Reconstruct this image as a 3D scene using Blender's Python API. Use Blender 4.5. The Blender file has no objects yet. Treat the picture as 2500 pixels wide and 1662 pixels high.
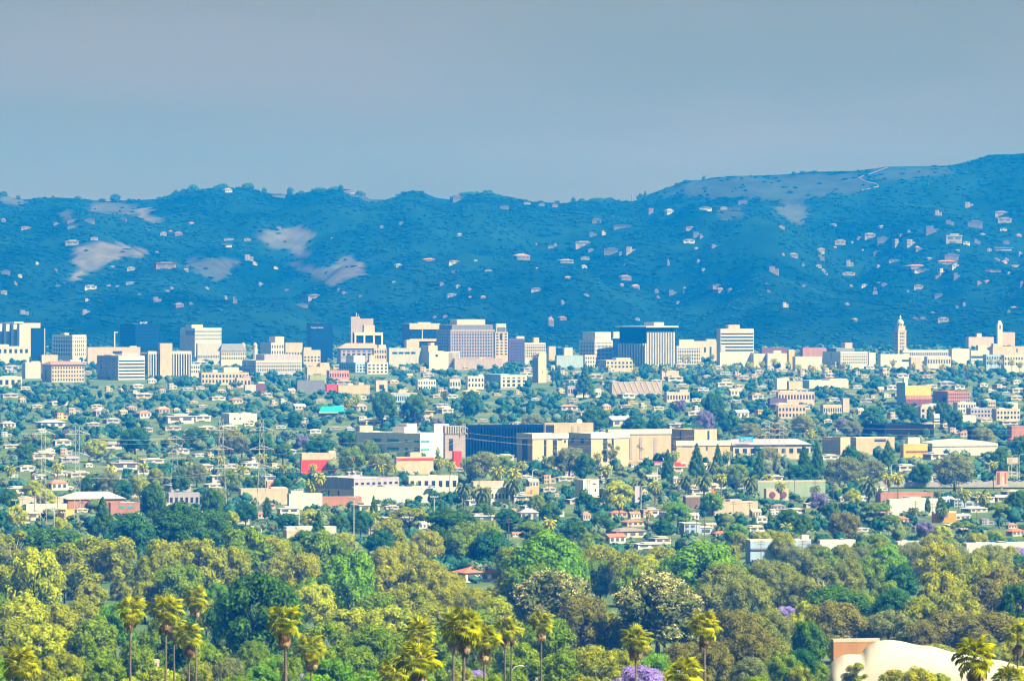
import bpy, math, random
import numpy as np
R = math.radians
sc = bpy.context.scene
COL = sc.collection
random.seed(7)
rng = np.random.default_rng(7)

# ---------------------------------------------------------------- camera
F = 11400.0          # focal length in photograph pixels (2500 wide)
PX0, HY = 1250.0, 740.0   # principal column and eye-level row
CZ = 118.0           # camera height above the plain
cam = bpy.data.cameras.new('camera')
camo = bpy.data.objects.new('camera', cam); COL.objects.link(camo)
camo.location = (0, 0, CZ); camo.rotation_euler = (R(90), 0, 0)
cam.sensor_width = 36.0; cam.lens = 36.0 * F / 2500.0
cam.shift_y = -(831 - HY) / 2500.0
cam.clip_start = 1.0; cam.clip_end = 60000.0
sc.camera = camo

# ---------------------------------------------------------------- sky, sun, exposure
SUN_AZ, SUN_EL = R(54), R(47)       # azimuth from behind the camera towards the right
sun_dir = (math.sin(SUN_AZ) * math.cos(SUN_EL), -math.cos(SUN_AZ) * math.cos(SUN_EL), math.sin(SUN_EL))
w = bpy.data.worlds.new('World'); sc.world = w; w.use_nodes = True
nt = w.node_tree; nt.nodes.clear()
N = nt.nodes.new; L = nt.links.new
out = N('ShaderNodeOutputWorld'); bg = N('ShaderNodeBackground'); bg.inputs[1].default_value = 0.10
sky = N('ShaderNodeTexSky'); sky.sky_type = 'NISHITA'; sky.sun_disc = False
sky.sun_elevation = SUN_EL; sky.sun_rotation = math.atan2(sun_dir[0], sun_dir[1])
sky.altitude = 150; sky.air_density = 1.0; sky.dust_density = 1.0; sky.ozone_density = 2.0
# a thin veil of high stratus over the whole sky
tc = N('ShaderNodeTexCoord'); mp = N('ShaderNodeMapping'); mp.inputs['Scale'].default_value = (7, 7, 34)
nz = N('ShaderNodeTexNoise'); nz.inputs['Scale'].default_value = 1.0; nz.inputs['Detail'].default_value = 5.0; nz.inputs['Roughness'].default_value = 0.5
rp = N('ShaderNodeValToRGB'); rp.color_ramp.elements[0].position = 0.40; rp.color_ramp.elements[1].position = 0.62
rp.color_ramp.elements[0].color = (0.88, 1.00, 0.72, 1); rp.color_ramp.elements[1].color = (1.10, 1.09, 0.88, 1)
mx = N('ShaderNodeMix'); mx.data_type = 'RGBA'; mx.inputs[0].default_value = 0.975
L(tc.outputs['Generated'], mp.inputs['Vector']); L(mp.outputs[0], nz.inputs['Vector']); L(nz.outputs['Fac'], rp.inputs[0])
L(sky.outputs[0], mx.inputs[6]); L(rp.outputs[0], mx.inputs[7]); L(mx.outputs[2], bg.inputs[0]); L(bg.outputs[0], out.inputs[0])
sl = bpy.data.lights.new('sun', 'SUN'); sl.energy = 5.0; sl.angle = R(0.5); sl.color = (1.0, 0.95, 0.86)
so = bpy.data.objects.new('sun', sl); COL.objects.link(so); so.location = (300, -200, 900)
so.rotation_euler = (R(90) - SUN_EL, 0, math.atan2(sun_dir[1], sun_dir[0]) + R(90))
vs = sc.view_settings; vs.view_transform = 'Standard'; vs.look = 'None'; vs.gamma = 1.0; vs.exposure = 1.50; vs.use_curve_mapping = False
sc.cycles.max_bounces = 5; sc.cycles.diffuse_bounces = 4; sc.cycles.glossy_bounces = 2; sc.cycles.transmission_bounces = 2
sc.cycles.volume_bounces = 1; sc.cycles.transparent_max_bounces = 6; sc.cycles.caustics_reflective = False; sc.cycles.caustics_refractive = False
sc.cycles.use_denoising = True
sc.cycles.filter_width = 1.2
HAZE_DENSITY, HAZE_COLOR = 1.40e-4, (0.002, 0.145, 0.64)

# ---------------------------------------------------------------- terrain
GD = np.array([-400, 0, 50, 200, 400, 600, 800, 1000, 1300, 1600, 2000, 3000, 6500, 7200, 13000.])
GZ = np.array([-2, -3, -10, -28, -46, -62, -74, -88, -104, -113, -118, -114, -75, -64, -40.])
def gz(d): return CZ + np.interp(d, GD, GZ)
RID = np.array([(-400,470),(-100,470),(0,473),(30,482),(60,487),(130,482),(200,485),(255,492),(300,490),(350,488),(390,485),(430,470),(460,462),(490,463),(530,457),(560,459),(600,458),(630,467),(665,473),(700,479),(740,471),(770,466),(800,462),(840,461),(870,471),(890,479),(905,487),(945,488),(965,482),(980,473),(1000,466),(1025,466),(1045,475),(1065,483),(1095,487),(1110,487),(1140,473),(1165,471),(1200,470),(1225,478),(1250,481),(1280,490),(1300,492),(1350,495),(1380,497),(1400,491),(1450,489),(1500,490),(1540,491),(1560,489),(1580,476),(1610,465),(1645,453),(1670,441),(1720,439),(1745,433),(1800,430),(1900,427),(1935,424),(1970,420),(2080,418),(2140,411),(2165,407),(2250,406),(2320,404),(2370,393),(2410,380),(2430,377),(2470,377),(2500,374),(2600,371),(3200,385)], float)
FOOT, RIDGE, BACK = 6950.0, 9200.0, 10600.0
def vnoise(x, y, s):
    """smooth value noise, period-free hash"""
    x = np.asarray(x, float) / s; y = np.asarray(y, float) / s
    ix, iy = np.floor(x), np.floor(y); fx, fy = x - ix, y - iy
    fx = fx * fx * (3 - 2 * fx); fy = fy * fy * (3 - 2 * fy)
    def h(a, b):
        v = np.sin(a * 127.1 + b * 311.7 + 74.7) * 43758.5453
        return v - np.floor(v)
    return (h(ix, iy) * (1 - fx) + h(ix + 1, iy) * fx) * (1 - fy) + (h(ix, iy + 1) * (1 - fx) + h(ix + 1, iy + 1) * fx) * fy
def hill(x, y):
    """height of the hills above the plain sheet"""
    x = np.asarray(x, float); y = np.asarray(y, float)
    px = PX0 + x / RIDGE * F
    top = CZ + (HY - np.interp(px, RID[:, 0], RID[:, 1])) * RIDGE / F
    t = np.clip((y - FOOT) / (RIDGE - FOOT), 0, 1)
    wob = vnoise(x + 77, y * 0.35, 170) - 0.5          # spurs and canyons running down the slope
    wob2 = vnoise(x + 900, y * 0.6 + 50, 62) - 0.5
    prof = t ** 1.12
    prof = prof + (0.48 * wob + 0.12 * wob2) * np.sin(np.pi * np.clip(t, 0, 1)) ** 1.2
    z = gz(FOOT) + (top - gz(FOOT)) * prof
    tb = np.clip((y - RIDGE) / (BACK - RIDGE), 0, 1)
    z = z - tb * (top - 70)
    return np.where(y < FOOT, -1e3, z)
def terr(x, y): return np.maximum(gz(y), hill(x, y))
def row(d, z): return HY - F * (z - CZ) / d
def X(px, d): return (px - PX0) / F * d
def Zr(y, d): return CZ + (HY - y) * d / F
_dd = np.concatenate([np.arange(700, 7000, 10.), np.arange(7000, 9202, 6.)])
def place(px, y):
    """distance at which the picture column/row first meets the terrain"""
    r = row(_dd, terr(X(px, _dd), _dd))
    k = np.nonzero(r <= y)[0]
    if len(k) == 0: return float(_dd[-1])
    k = k[0]
    if k == 0: return float(_dd[0])
    a, b = r[k - 1], r[k]
    return float(_dd[k - 1] + (_dd[k] - _dd[k - 1]) * (a - y) / max(a - b, 1e-6))
# ---------------------------------------------------------------- helpers
MATS = {}
def node_mat(name):
    m = bpy.data.materials.new(name); m.use_nodes = True; m.node_tree.nodes.clear(); return m
def mat(name, rgb, rough=0.85, var=0.10, scale=0.6, spec=0.2, metal=0.0, streak=False):
    if name in MATS: return MATS[name]
    m = node_mat(name); t = m.node_tree; n = t.nodes.new; l = t.links.new
    o = n('ShaderNodeOutputMaterial'); b = n('ShaderNodeBsdfPrincipled')
    b.inputs['Roughness'].default_value = rough; b.inputs['Metallic'].default_value = metal
    b.inputs['Specular IOR Level'].default_value = spec
    g = n('ShaderNodeNewGeometry'); mpn = n('ShaderNodeMapping'); mpn.inputs['Scale'].default_value = (1, 1, 0.25) if streak else (1, 1, 1)
    z = n('ShaderNodeTexNoise'); z.inputs['Scale'].default_value = scale; z.inputs['Detail'].default_value = 4
    mr = n('ShaderNodeMapRange'); mr.inputs[1].default_value = 0.3; mr.inputs[2].default_value = 0.7
    mr.inputs[3].default_value = 1 - var; mr.inputs[4].default_value = 1 + var
    v = n('ShaderNodeMix'); v.data_type = 'RGBA'; v.blend_type = 'MULTIPLY'; v.inputs[0].default_value = 1.0
    v.inputs[6].default_value = (*rgb, 1)
    l(g.outputs['Position'], mpn.inputs['Vector']); l(mpn.outputs[0], z.inputs['Vector']); l(z.outputs['Fac'], mr.inputs[0]); l(mr.outputs[0], v.inputs[7])
    l(v.outputs[2], b.inputs['Base Color']); l(b.outputs[0], o.inputs[0])
    MATS[name] = m; return m
def leaf_mat(name, c1, c2, trans=0.25, nscale=0.55):
    """two-tone leaves; tone follows object-space clumps and each plant's own random number"""
    if name in MATS: return MATS[name]
    m = node_mat(name); t = m.node_tree; n = t.nodes.new; l = t.links.new
    o = n('ShaderNodeOutputMaterial'); oi = n('ShaderNodeObjectInfo'); g = n('ShaderNodeNewGeometry')
    z = n('ShaderNodeTexNoise'); z.inputs['Scale'].default_value = nscale; z.inputs['Detail'].default_value = 3
    mr = n('ShaderNodeMapRange'); mr.inputs[1].default_value = 0.32; mr.inputs[2].default_value = 0.68
    ad = n('ShaderNodeMath'); ad.operation = 'MULTIPLY_ADD'; ad.inputs[1].default_value = 0.34; ad.inputs[2].default_value = -0.17; ad.use_clamp = False
    a2 = n('ShaderNodeMath'); a2.operation = 'ADD'; a2.use_clamp = True
    rv = n('ShaderNodeMath'); rv.operation = 'MULTIPLY_ADD'; rv.inputs[1].default_value = 0.5; rv.inputs[2].default_value = -0.25
    a3 = n('ShaderNodeMath'); a3.operation = 'ADD'; a3.use_clamp = True
    v = n('ShaderNodeMix'); v.data_type = 'RGBA'; v.inputs[6].default_value = (*c1, 1); v.inputs[7].default_value = (*c2, 1)
    d = n('ShaderNodeBsdfDiffuse'); tr = n('ShaderNodeBsdfTranslucent'); ms = n('ShaderNodeMixShader'); ms.inputs[0].default_value = trans
    l(g.outputs['Position'], z.inputs['Vector']); l(z.outputs['Fac'], mr.inputs[0])
    l(oi.outputs['Random'], ad.inputs[0]); l(mr.outputs[0], a2.inputs[0]); l(ad.outputs[0], a2.inputs[1])
    l(g.outputs['Random Per Island'], rv.inputs[0]); l(a2.outputs[0], a3.inputs[0]); l(rv.outputs[0], a3.inputs[1])
    l(a3.outputs[0], v.inputs[0]); l(v.outputs[2], d.inputs[0]); l(v.outputs[2], tr.inputs[0])
    l(d.outputs[0], ms.inputs[1]); l(tr.outputs[0], ms.inputs[2]); l(ms.outputs[0], o.inputs[0])
    MATS[name] = m; return m
def glass_mat(name, rgb, rough=0.12):
    if name in MATS: return MATS[name]
    m = mat(name, rgb, rough, 0.25, 0.15, 0.12 if 'blue' in name else 0.4); return m

class MB:
    """collects faces for one mesh"""
    def __init__(s): s.v, s.f = [], []
    def box(s, x0, x1, y0, y1, z0, z1):
        b = len(s.v)
        s.v += [(x0,y0,z0),(x1,y0,z0),(x1,y1,z0),(x0,y1,z0),(x0,y0,z1),(x1,y0,z1),(x1,y1,z1),(x0,y1,z1)]
        s.f += [(b,b+3,b+2,b+1),(b+4,b+5,b+6,b+7),(b,b+1,b+5,b+4),(b+1,b+2,b+6,b+5),(b+2,b+3,b+7,b+6),(b+3,b,b+4,b+7)]
        return s
    def tube(s, pts, rad, n=6, cap=True):
        pts = [np.array(p, float) for p in pts]
        if not hasattr(rad, '__len__'): rad = [rad] * len(pts)
        b = len(s.v)
        for i, p in enumerate(pts):
            q = pts[min(i + 1, len(pts) - 1)] - pts[max(i - 1, 0)]
            q = q / (np.linalg.norm(q) + 1e-9)
            u = np.cross(q, (0, 0, 1.0) if abs(q[2]) < 0.9 else (1.0, 0, 0)); u /= np.linalg.norm(u); w_ = np.cross(q, u)
            for k in range(n):
                a = 2 * math.pi * k / n
                s.v.append(tuple(p + rad[i] * (math.cos(a) * u + math.sin(a) * w_)))
        for i in range(len(pts) - 1):
            for k in range(n):
                k2 = (k + 1) % n
                s.f.append((b + i*n + k, b + i*n + k2, b + (i+1)*n + k2, b + (i+1)*n + k))
        if cap: s.f.append(tuple(b + (len(pts)-1)*n + k for k in range(n))); s.f.append(tuple(b + k for k in reversed(range(n))))
        return s
    def lathe(s, prof, n=16, cx=0, cy=0):
        b = len(s.v)
        for r, z in prof:
            for k in range(n):
                a = 2 * math.pi * k / n
                s.v.append((cx + r * math.cos(a), cy + r * math.sin(a), z))
        for i in range(len(prof) - 1):
            for k in range(n):
                k2 = (k + 1) % n
                s.f.append((b + i*n + k, b + i*n + k2, b + (i+1)*n + k2, b + (i+1)*n + k))
        s.f.append(tuple(b + (len(prof)-1)*n + k for k in range(n)))
        return s
    def poly(s, vs, fs):
        b = len(s.v); s.v += [tuple(p) for p in vs]; s.f += [tuple(b + i for i in f) for f in fs]; return s
    def mesh(s, name):
        me = bpy.data.meshes.new(name); me.from_pydata(s.v, [], s.f); me.update(); return me
def np_mesh(name, V, Fq):
    """V (n,3), Fq (m,k) index array"""
    me = bpy.data.meshes.new(name); k = Fq.shape[1]
    me.vertices.add(len(V)); me.vertices.foreach_set('co', np.asarray(V, np.float32).ravel())
    me.loops.add(Fq.size); me.loops.foreach_set('vertex_index', Fq.astype(np.int32).ravel())
    me.polygons.add(len(Fq)); me.polygons.foreach_set('loop_start', np.arange(0, Fq.size, k, dtype=np.int32))
    me.update(calc_edges=True); return me
def link(name, me, parent=None, m=None, loc=None, rz=None, scale=None, kind=None):
    o = bpy.data.objects.new(name, me); COL.objects.link(o)
    if parent is not None: o.parent = parent
    if loc is not None: o.location = loc
    if rz is not None: o.rotation_euler = (0, 0, rz)
    if scale is not None: o.scale = scale
    if m is not None and me is not None:
        if len(me.materials) == 0: me.materials.append(None)
        o.material_slots[0].link = 'OBJECT'; o.material_slots[0].material = m
    if kind: o['kind'] = kind
    return o
THINGS, MARKS = [], []
def thing(name, label, cat, loc=(0, 0, 0), rz=0.0, group=None, scale=None, me=None, m=None):
    o = link(name, me, None, m, loc, rz, scale)
    if label: o['label'] = label
    o['category'] = cat
    if group: o['group'] = group
    return o
def auto(o, look, px, y):
    """look: colour and kind; the label is finished at the end, once every landmark is known"""
    THINGS.append((o, look, px, y))
def mark(phrase, px, y): MARKS.append((phrase, px, y))
def seg_in(px, y, poly):
    """point-in-polygon, vectorised"""
    px = np.asarray(px); y = np.asarray(y); c = np.zeros(px.shape, bool); n = len(poly); j = n - 1
    for i in range(n):
        xi, yi = poly[i]; xj, yj = poly[j]
        c ^= ((yi > y) != (yj > y)) & (px < (xj - xi) * (y - yi) / ((yj - yi) + 1e-9) + xi); j = i
    return c
# ---------------------------------------------------------------- the land
def grid_sheet(name, xs, ys, zf):
    gx, gy = np.meshgrid(xs, ys); V = np.stack([gx, gy, zf(gx, gy)], -1).reshape(-1, 3)
    nx, ny = len(xs), len(ys); i = (np.arange(ny - 1)[:, None] * nx + np.arange(nx - 1)[None]).ravel()
    return V, np.stack([i, i + 1, i + nx + 1, i + nx], 1)
m = node_mat('plain_ground'); t = m.node_tree; n = t.nodes.new; l = t.links.new
o = n('ShaderNodeOutputMaterial'); b = n('ShaderNodeBsdfPrincipled'); b.inputs['Roughness'].default_value = 0.95
g = n('ShaderNodeNewGeometry'); z1 = n('ShaderNodeTexNoise'); z1.inputs['Scale'].default_value = 0.02; z1.inputs['Detail'].default_value = 6
r1 = n('ShaderNodeValToRGB'); e = r1.color_ramp.elements
e[0].position = 0.38; e[0].color = (0.030, 0.075, 0.010, 1); e[1].position = 0.70; e[1].color = (0.12, 0.14, 0.045, 1)
x = e.new(0.5); x.color = (0.055, 0.105, 0.018, 1)
l(g.outputs['Position'], z1.inputs['Vector']); l(z1.outputs['Fac'], r1.inputs[0]); l(r1.outputs[0], b.inputs['Base Color']); l(b.outputs[0], o.inputs[0])
V, Q = grid_sheet('ground', np.linspace(-2600, 2600, 60), np.concatenate([np.arange(-300, 2000, 50.), np.arange(2000, 10901, 250.)]), lambda a, c: gz(c))
gm = np_mesh('ground', V, Q); go = link('ground', gm, None, m); go['kind'] = 'structure'
for p in gm.polygons: p.use_smooth = True

# bare earth and dry grass on the hillside, as regions of the slope
EARTH = [([(178,625),(190,600),(215,590),(260,590),(310,600),(360,615),(345,628),(300,624),(262,640),(235,655),(207,660),(200,650),(182,645)], 0.75),
 ([(160,684),(175,668),(190,655),(206,655),(203,672),(190,687)], 0.8),
 ([(333,510),(345,505),(370,515),(362,525),(392,540),(375,542),(345,532)], 0.8),
 ([(216,520),(225,497),(262,492),(330,505),(334,523),(300,522),(262,520)], 0.45),
 ([(440,650),(460,634),(520,630),(585,635),(560,668),(525,690),(500,670)], 0.35),
 ([(620,575),(650,568),(735,552),(744,556),(742,566),(764,565),(760,585),(735,600),(757,618),(745,630),(720,618),(705,606),(665,603),(645,590)], 0.65),
 ([(700,642),(720,640),(745,650),(765,648),(800,660),(815,640),(840,627),(885,640),(890,675),(855,675),(830,692),(800,697),(770,675),(742,662)], 0.62),
 ([(1590,478),(1640,463),(1680,441),(1745,435),(1800,432),(1900,429),(1975,424),(2080,422),(2120,440),(2135,450),(2090,468),(2010,480),(1960,490),(1890,495),(1850,490),(1800,485),(1740,488),(1680,476),(1640,478)], 0.20),
 ([(1885,510),(1915,495),(1965,498),(1980,515),(1960,545),(1930,540),(1900,520)], 0.35),
 ([(2130,412),(2320,406),(2330,420),(2250,430),(2160,445),(2130,430)], 0.2),
 ([(1740,505),(1820,505),(1815,530),(1770,540)], 0.25), ([(850,468),(960,487),(900,490),(850,485)], 0.35),
 ([(60,480),(0,478),(0,490),(50,505),(60,500)], 0.5), ([(145,512),(175,512),(190,560),(155,545)], 0.25)]
xs = np.linspace(-1900, 1900, 620); ys = np.concatenate([np.linspace(FOOT - 30, RIDGE, 230), np.linspace(RIDGE + 30, BACK, 26)])
V, Q = grid_sheet('hills', xs, ys, lambda a, c: np.where(c < FOOT + 5, gz(c) - 6, hill(a, c)))
def earth_at(x, y, z):
    p = PX0 + x / y * F; r = row(y, z)
    jx = (vnoise(x, y, 24) - 0.5) * 16 + (vnoise(x + 31, y, 9) - .5) * 8; jy = (vnoise(x + 500, y, 30) - 0.5) * 9
    e_ = np.zeros(p.shape)
    for q in range(5):
        ox, oy = (0, 7, -7, 4, -5)[q], (0, 4, 3, -5, -3)[q]; f = np.zeros(p.shape)
        for poly, k in EARTH: f = np.maximum(f, seg_in(p + jx * 1.3 + ox, r + jy * 1.3 + oy, poly) * k)
        e_ += f * .2
    e_ *= .19 + .26 * vnoise(x + 9, y, 12)
    return e_
ea = earth_at(V[:, 0], V[:, 1], V[:, 2])
hm = np_mesh('hills', V, Q); at = hm.attributes.new('earth', 'FLOAT', 'POINT'); at.data.foreach_set('value', ea.astype(np.float32))
for p in hm.polygons: p.use_smooth = True
m = node_mat('hill_scrub'); t = m.node_tree; n = t.nodes.new; l = t.links.new
o = n('ShaderNodeOutputMaterial'); b = n('ShaderNodeBsdfDiffuse'); g = n('ShaderNodeNewGeometry'); a = n('ShaderNodeAttribute'); a.attribute_name = 'earth'
z1 = n('ShaderNodeTexNoise'); z1.inputs['Scale'].default_value = 0.0045; z1.inputs['Detail'].default_value = 9; z1.inputs['Roughness'].default_value = 0.68
r1 = n('ShaderNodeValToRGB'); e = r1.color_ramp.elements; e[0].position = 0.40; e[0].color = (0.002, 0.013, 0.010, 1); e[1].position = 0.68; e[1].color = (0.010, 0.038, 0.032, 1)
v = n('ShaderNodeMix'); v.data_type = 'RGBA'; v.inputs[7].default_value = (0.34, 0.28, 0.24, 1)
l(g.outputs['Position'], z1.inputs['Vector']); l(z1.outputs['Fac'], r1.inputs[0]); l(r1.outputs[0], v.inputs[6]); l(a.outputs['Fac'], v.inputs[0])
l(v.outputs[2], b.inputs[0]); l(b.outputs[0], o.inputs[0])
ho = link('hills', hm, None, m); ho['kind'] = 'structure'
# ---------------------------------------------------------------- plants
LEAF = {  # (two leaf tones, words for the label)
 'bright': ((.080, .230, .001), (.250, .430, .002), 'bright green'), 'lime': ((.190, .270, .001), (.540, .560, .001), 'lime green'),
 'green': ((.085, .185, .002), (.290, .380, .003), 'mid green'), 'olive': ((.150, .200, .002), (.420, .430, .003), 'olive green'),
 'khaki': ((.135, .175, .018), (.330, .360, .045), 'khaki'), 'dark': ((.024, .095, .006), (.120, .240, .006), 'dark green'),
 'teal': ((.016, .100, .030), (.090, .225, .035), 'blue-green'), 'brown': ((.115, .120, .016), (.280, .265, .030), 'brown-green'),
 'gold': ((.190, .230, .002), (.500, .480, .003), 'golden olive'), 'grey': ((.135, .175, .045), (.290, .320, .085), 'grey-green'),
 'magnolia': ((.060, .100, .020), (.220, .245, .060), 'dark olive'),
 'mauve': ((.150, .135, .250), (.280, .240, .400), 'mauve-flowering'),
 'lilac': ((.300, .220, .520), (.500, .390, .720), 'lilac-flowering')}
for k_, (a_, b_, _) in LEAF.items(): leaf_mat('leaf_' + k_, a_, b_, 0.42)
mat('bark_brown', (.10, .07, .045), .95, .3, 2.0); mat('bark_pale', (.42, .34, .25), .9, .3, 1.5); mat('palm_bark', (.13, .10, .08), .95, .3, 2.0)
leaf_mat('palm_green', (.125, .175, .003), (.480, .460, .006), .3); leaf_mat('palm_dead', (.26, .16, .07), (.52, .36, .18), .2)
leaf_mat('date_green', (.075, .125, .025), (.20, .23, .05), .25); leaf_mat('blossom', (.50, .44, .13), (.76, .68, .28), .2)

MASSC = (('dark', (.005, .046, .030), (.040, .120, .052)), ('blue-green', (.010, .070, .055), (.058, .155, .090)), ('olive', (.060, .105, .022), (.180, .215, .045)), ('pale green', (.066, .120, .058), (.180, .240, .105)))
for w_, a_, b_ in MASSC: leaf_mat('mass_' + w_, a_, b_, .2)
leaf_mat('hill_bush', (.001, .014, .014), (.016, .062, .052), .15, .0045)

def leaf_quads(C, Nrm, size, r):
    """one small quad per centre, facing roughly Nrm"""
    n = len(C); T = r.normal(size=(n, 3)); T -= (T * Nrm).sum(1, keepdims=True) * Nrm; T /= np.linalg.norm(T, axis=1, keepdims=True) + 1e-9
    B = np.cross(Nrm, T); s = size * r.uniform(.65, 1.35, (n, 1)); a = T * s; b = B * s * r.uniform(.5, .9, (n, 1))
    k = Nrm * s * r.uniform(-.3, .3, (n, 1))
    V = np.stack([C - a - b * .4, C - a * .1 - b + k, C + a + b * .3, C + a * .1 + b + k], 1).reshape(-1, 3)
    return V, np.arange(n * 4).reshape(n, 4)
def lumps(cs, rs, r, nu=7, nv=5, jit=.18):
    """closed lumpy cores, quads (poles kept as small rings)"""
    th = np.linspace(0, 2 * np.pi, nu, endpoint=False); ph = np.linspace(.12, np.pi - .12, nv)
    S = np.stack([np.sin(ph)[:, None] * np.cos(th), np.sin(ph)[:, None] * np.sin(th), np.cos(ph)[:, None] + 0 * th], -1).reshape(-1, 3)
    i = np.arange(nv - 1)[:, None] * nu + np.arange(nu)[None]; j = np.arange(nv - 1)[:, None] * nu + (np.arange(nu)[None] + 1) % nu
    q = np.stack([i, i + nu, j + nu, j], -1).reshape(-1, 4)
    Vs = [c + S * rad * r.uniform(1 - jit, 1 + jit, (len(S), 1)) for c, rad in zip(cs, rs)]
    return np.concatenate(Vs), np.concatenate([q + k * len(S) for k in range(len(cs))])
def crown_lobes(shape, r):
    c, s = [], []
    if shape in ('round', 'oval', 'fine'):
        n = 32
        for k in range(n):
            z = 1 - (k + .5) / n * 1.75; a = k * 2.4 + r.uniform(-.4, .4); q = math.sqrt(max(0, 1 - z * z))
            e = r.uniform(.26, .40); c.append((q * math.cos(a) * e, q * math.sin(a) * e, .5 + z * .34 + r.uniform(-.03, .03))); s.append(r.uniform(.095, .175))
        if shape == 'oval': s = [x * .95 for x in s]
    elif shape == 'umbrella':
        for k in range(26):
            a = k * 2.4; q = math.sqrt((k + .5) / 26) * .40
            c.append((q * math.cos(a), q * math.sin(a), .62 + .18 * (1 - (q / .4) ** 2) + r.uniform(-.10, .06))); s.append(r.uniform(.10, .16))
        for k in range(5): a = k * 1.3; c.append((.2 * math.cos(a), .2 * math.sin(a), .3 + r.uniform(-.1, .1))); s.append(.12)
    elif shape == 'eucalyptus':
        for k in range(19):
            a = r.uniform(0, 6.28); q = r.uniform(.05, .36); z = r.uniform(.18, .88); q *= 1.15 - .6 * abs(z - .5)
            c.append((q * math.cos(a), q * math.sin(a), z)); s.append(r.uniform(.08, .17))
    elif shape == 'cone':
        for k in range(34):
            z = (k + .5) / 34; a = k * 2.4; q = .42 * (1 - z) ** .85 * r.uniform(.7, 1.05)
            c.append((q * math.cos(a), q * math.sin(a), .04 + z * .9)); s.append(.07 + .10 * (1 - z))
    elif shape == 'column':
        for k in range(24):
            z = (k + .5) / 24; a = k * 2.4; q = .22 * math.sin(math.pi * min(1, z * .8 + .2)) ** .6
            c.append((q * math.cos(a), q * math.sin(a), z * .92 + .03)); s.append(.17 * (1 - .5 * z))
    return np.array(c), np.array(s)
def crown_mesh(name, shape, seed, nl=260, leaf=.021, core=.66):
    r = np.random.default_rng(seed); c, s = crown_lobes(shape, r); Vs, Qs, off = [], [], 0
    sq = np.array([1, 1, .82 if shape != 'column' else 1.1])
    if core > 0:
        V, Q = lumps(c, [x * core * sq for x in s], r); Vs.append(V); Qs.append(Q); off += len(V)
    for ci, si in zip(c, s):
        m_ = max(30, int(nl * (si / .16) ** 2)); D = r.normal(size=(m_, 3)); D[:, 2] += .55; D /= np.linalg.norm(D, axis=1, keepdims=True)
        P = ci + D * si * sq * r.uniform(.80, 1.12, (m_, 1)); Nn = D + r.normal(size=(m_, 3)) * .38 + [0, 0, .25]; Nn /= np.linalg.norm(Nn, axis=1, keepdims=True)
        V, Q = leaf_quads(P, Nn, leaf, r); Vs.append(V); Qs.append(Q + off); off += len(V)
    V = np.concatenate(Vs); lo, hi = V.min(0), V.max(0); e = max(hi[0] - lo[0], hi[1] - lo[1])
    V = (V - [(lo[0] + hi[0]) / 2, (lo[1] + hi[1]) / 2, lo[2]]) / [e, e, hi[2] - lo[2]]
    return np_mesh(name, V, np.concatenate(Qs))
def trunk_mesh(name, shape, seed):
    """unit height; limbs reach into the crown"""
    r = np.random.default_rng(seed); mb = MB(); fork = {'eucalyptus': .3, 'umbrella': .4, 'cone': .95, 'column': .95}.get(shape, .38)
    w_ = .022; mb.tube([(0, 0, -.03), (.005, .004, fork * .5), (.01, -.006, fork)], [w_ * 1.5, w_ * 1.1, w_ * .8], 7)
    if fork < .9:
        for k in range(6):
            a = k * 1.05 + r.uniform(-.3, .3); q = r.uniform(.15, .33); h_ = r.uniform(.62, .93)
            p1 = (math.cos(a) * q * .45, math.sin(a) * q * .45, fork + (h_ - fork) * .5)
            mb.tube([(.01, -.006, fork * .93), p1, (math.cos(a) * q, math.sin(a) * q, h_)], [w_ * .6, w_ * .42, w_ * .14], 5)
            b = a + r.uniform(-.9, .9); mb.tube([p1, (p1[0] + math.cos(b) * .14, p1[1] + math.sin(b) * .14, p1[2] + r.uniform(.1, .25))], [w_ * .3, w_ * .1], 4)
    return mb.mesh(name)
PROTO = {}
for sh, nvar, kw in (('round', 4, {}), ('oval', 3, {}), ('fine', 3, dict(nl=360, leaf=.0165, core=.55)), ('umbrella', 2, dict(nl=330)), ('eucalyptus', 3, dict(nl=420, core=.55, leaf=.019)), ('cone', 2, dict(leaf=.022)), ('column', 2, dict(nl=90, leaf=.03))):
    PROTO[sh] = [(crown_mesh('crown_' + sh, sh, 11 * k + len(sh), **kw), trunk_mesh('trunk_' + sh, sh, k + 3)) for k in range(nvar)]
SHAPE_WORD = {'round': 'round', 'oval': 'tall', 'fine': 'airy', 'umbrella': 'spreading', 'eucalyptus': 'open-branched', 'cone': 'conical', 'column': 'columnar'}
SHAPE_NAME = {'fine': 'pepper_tree', 'eucalyptus': 'eucalyptus_tree', 'cone': 'conifer_tree', 'column': 'cypress_tree'}
SHAPE_KIND = {'fine': 'pepper tree', 'eucalyptus': 'eucalyptus', 'cone': 'conifer', 'column': 'cypress'}
_rowd = np.arange(500, 7000, 5.); _rowr = row(_rowd, gz(_rowd))
def d_of_row(y): return float(np.interp(-y, -_rowr, _rowd))
CLEAR = []     # (px0, px1, lowest row to keep free, distance)
def blocked(px, w_, ytop, d, slack=0.0):
    for a, b, yb, db in CLEAR:
        if d < db and px + w_ * .42 > a and px - w_ * .42 < b and ytop < yb - slack: return True
    return False
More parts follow.
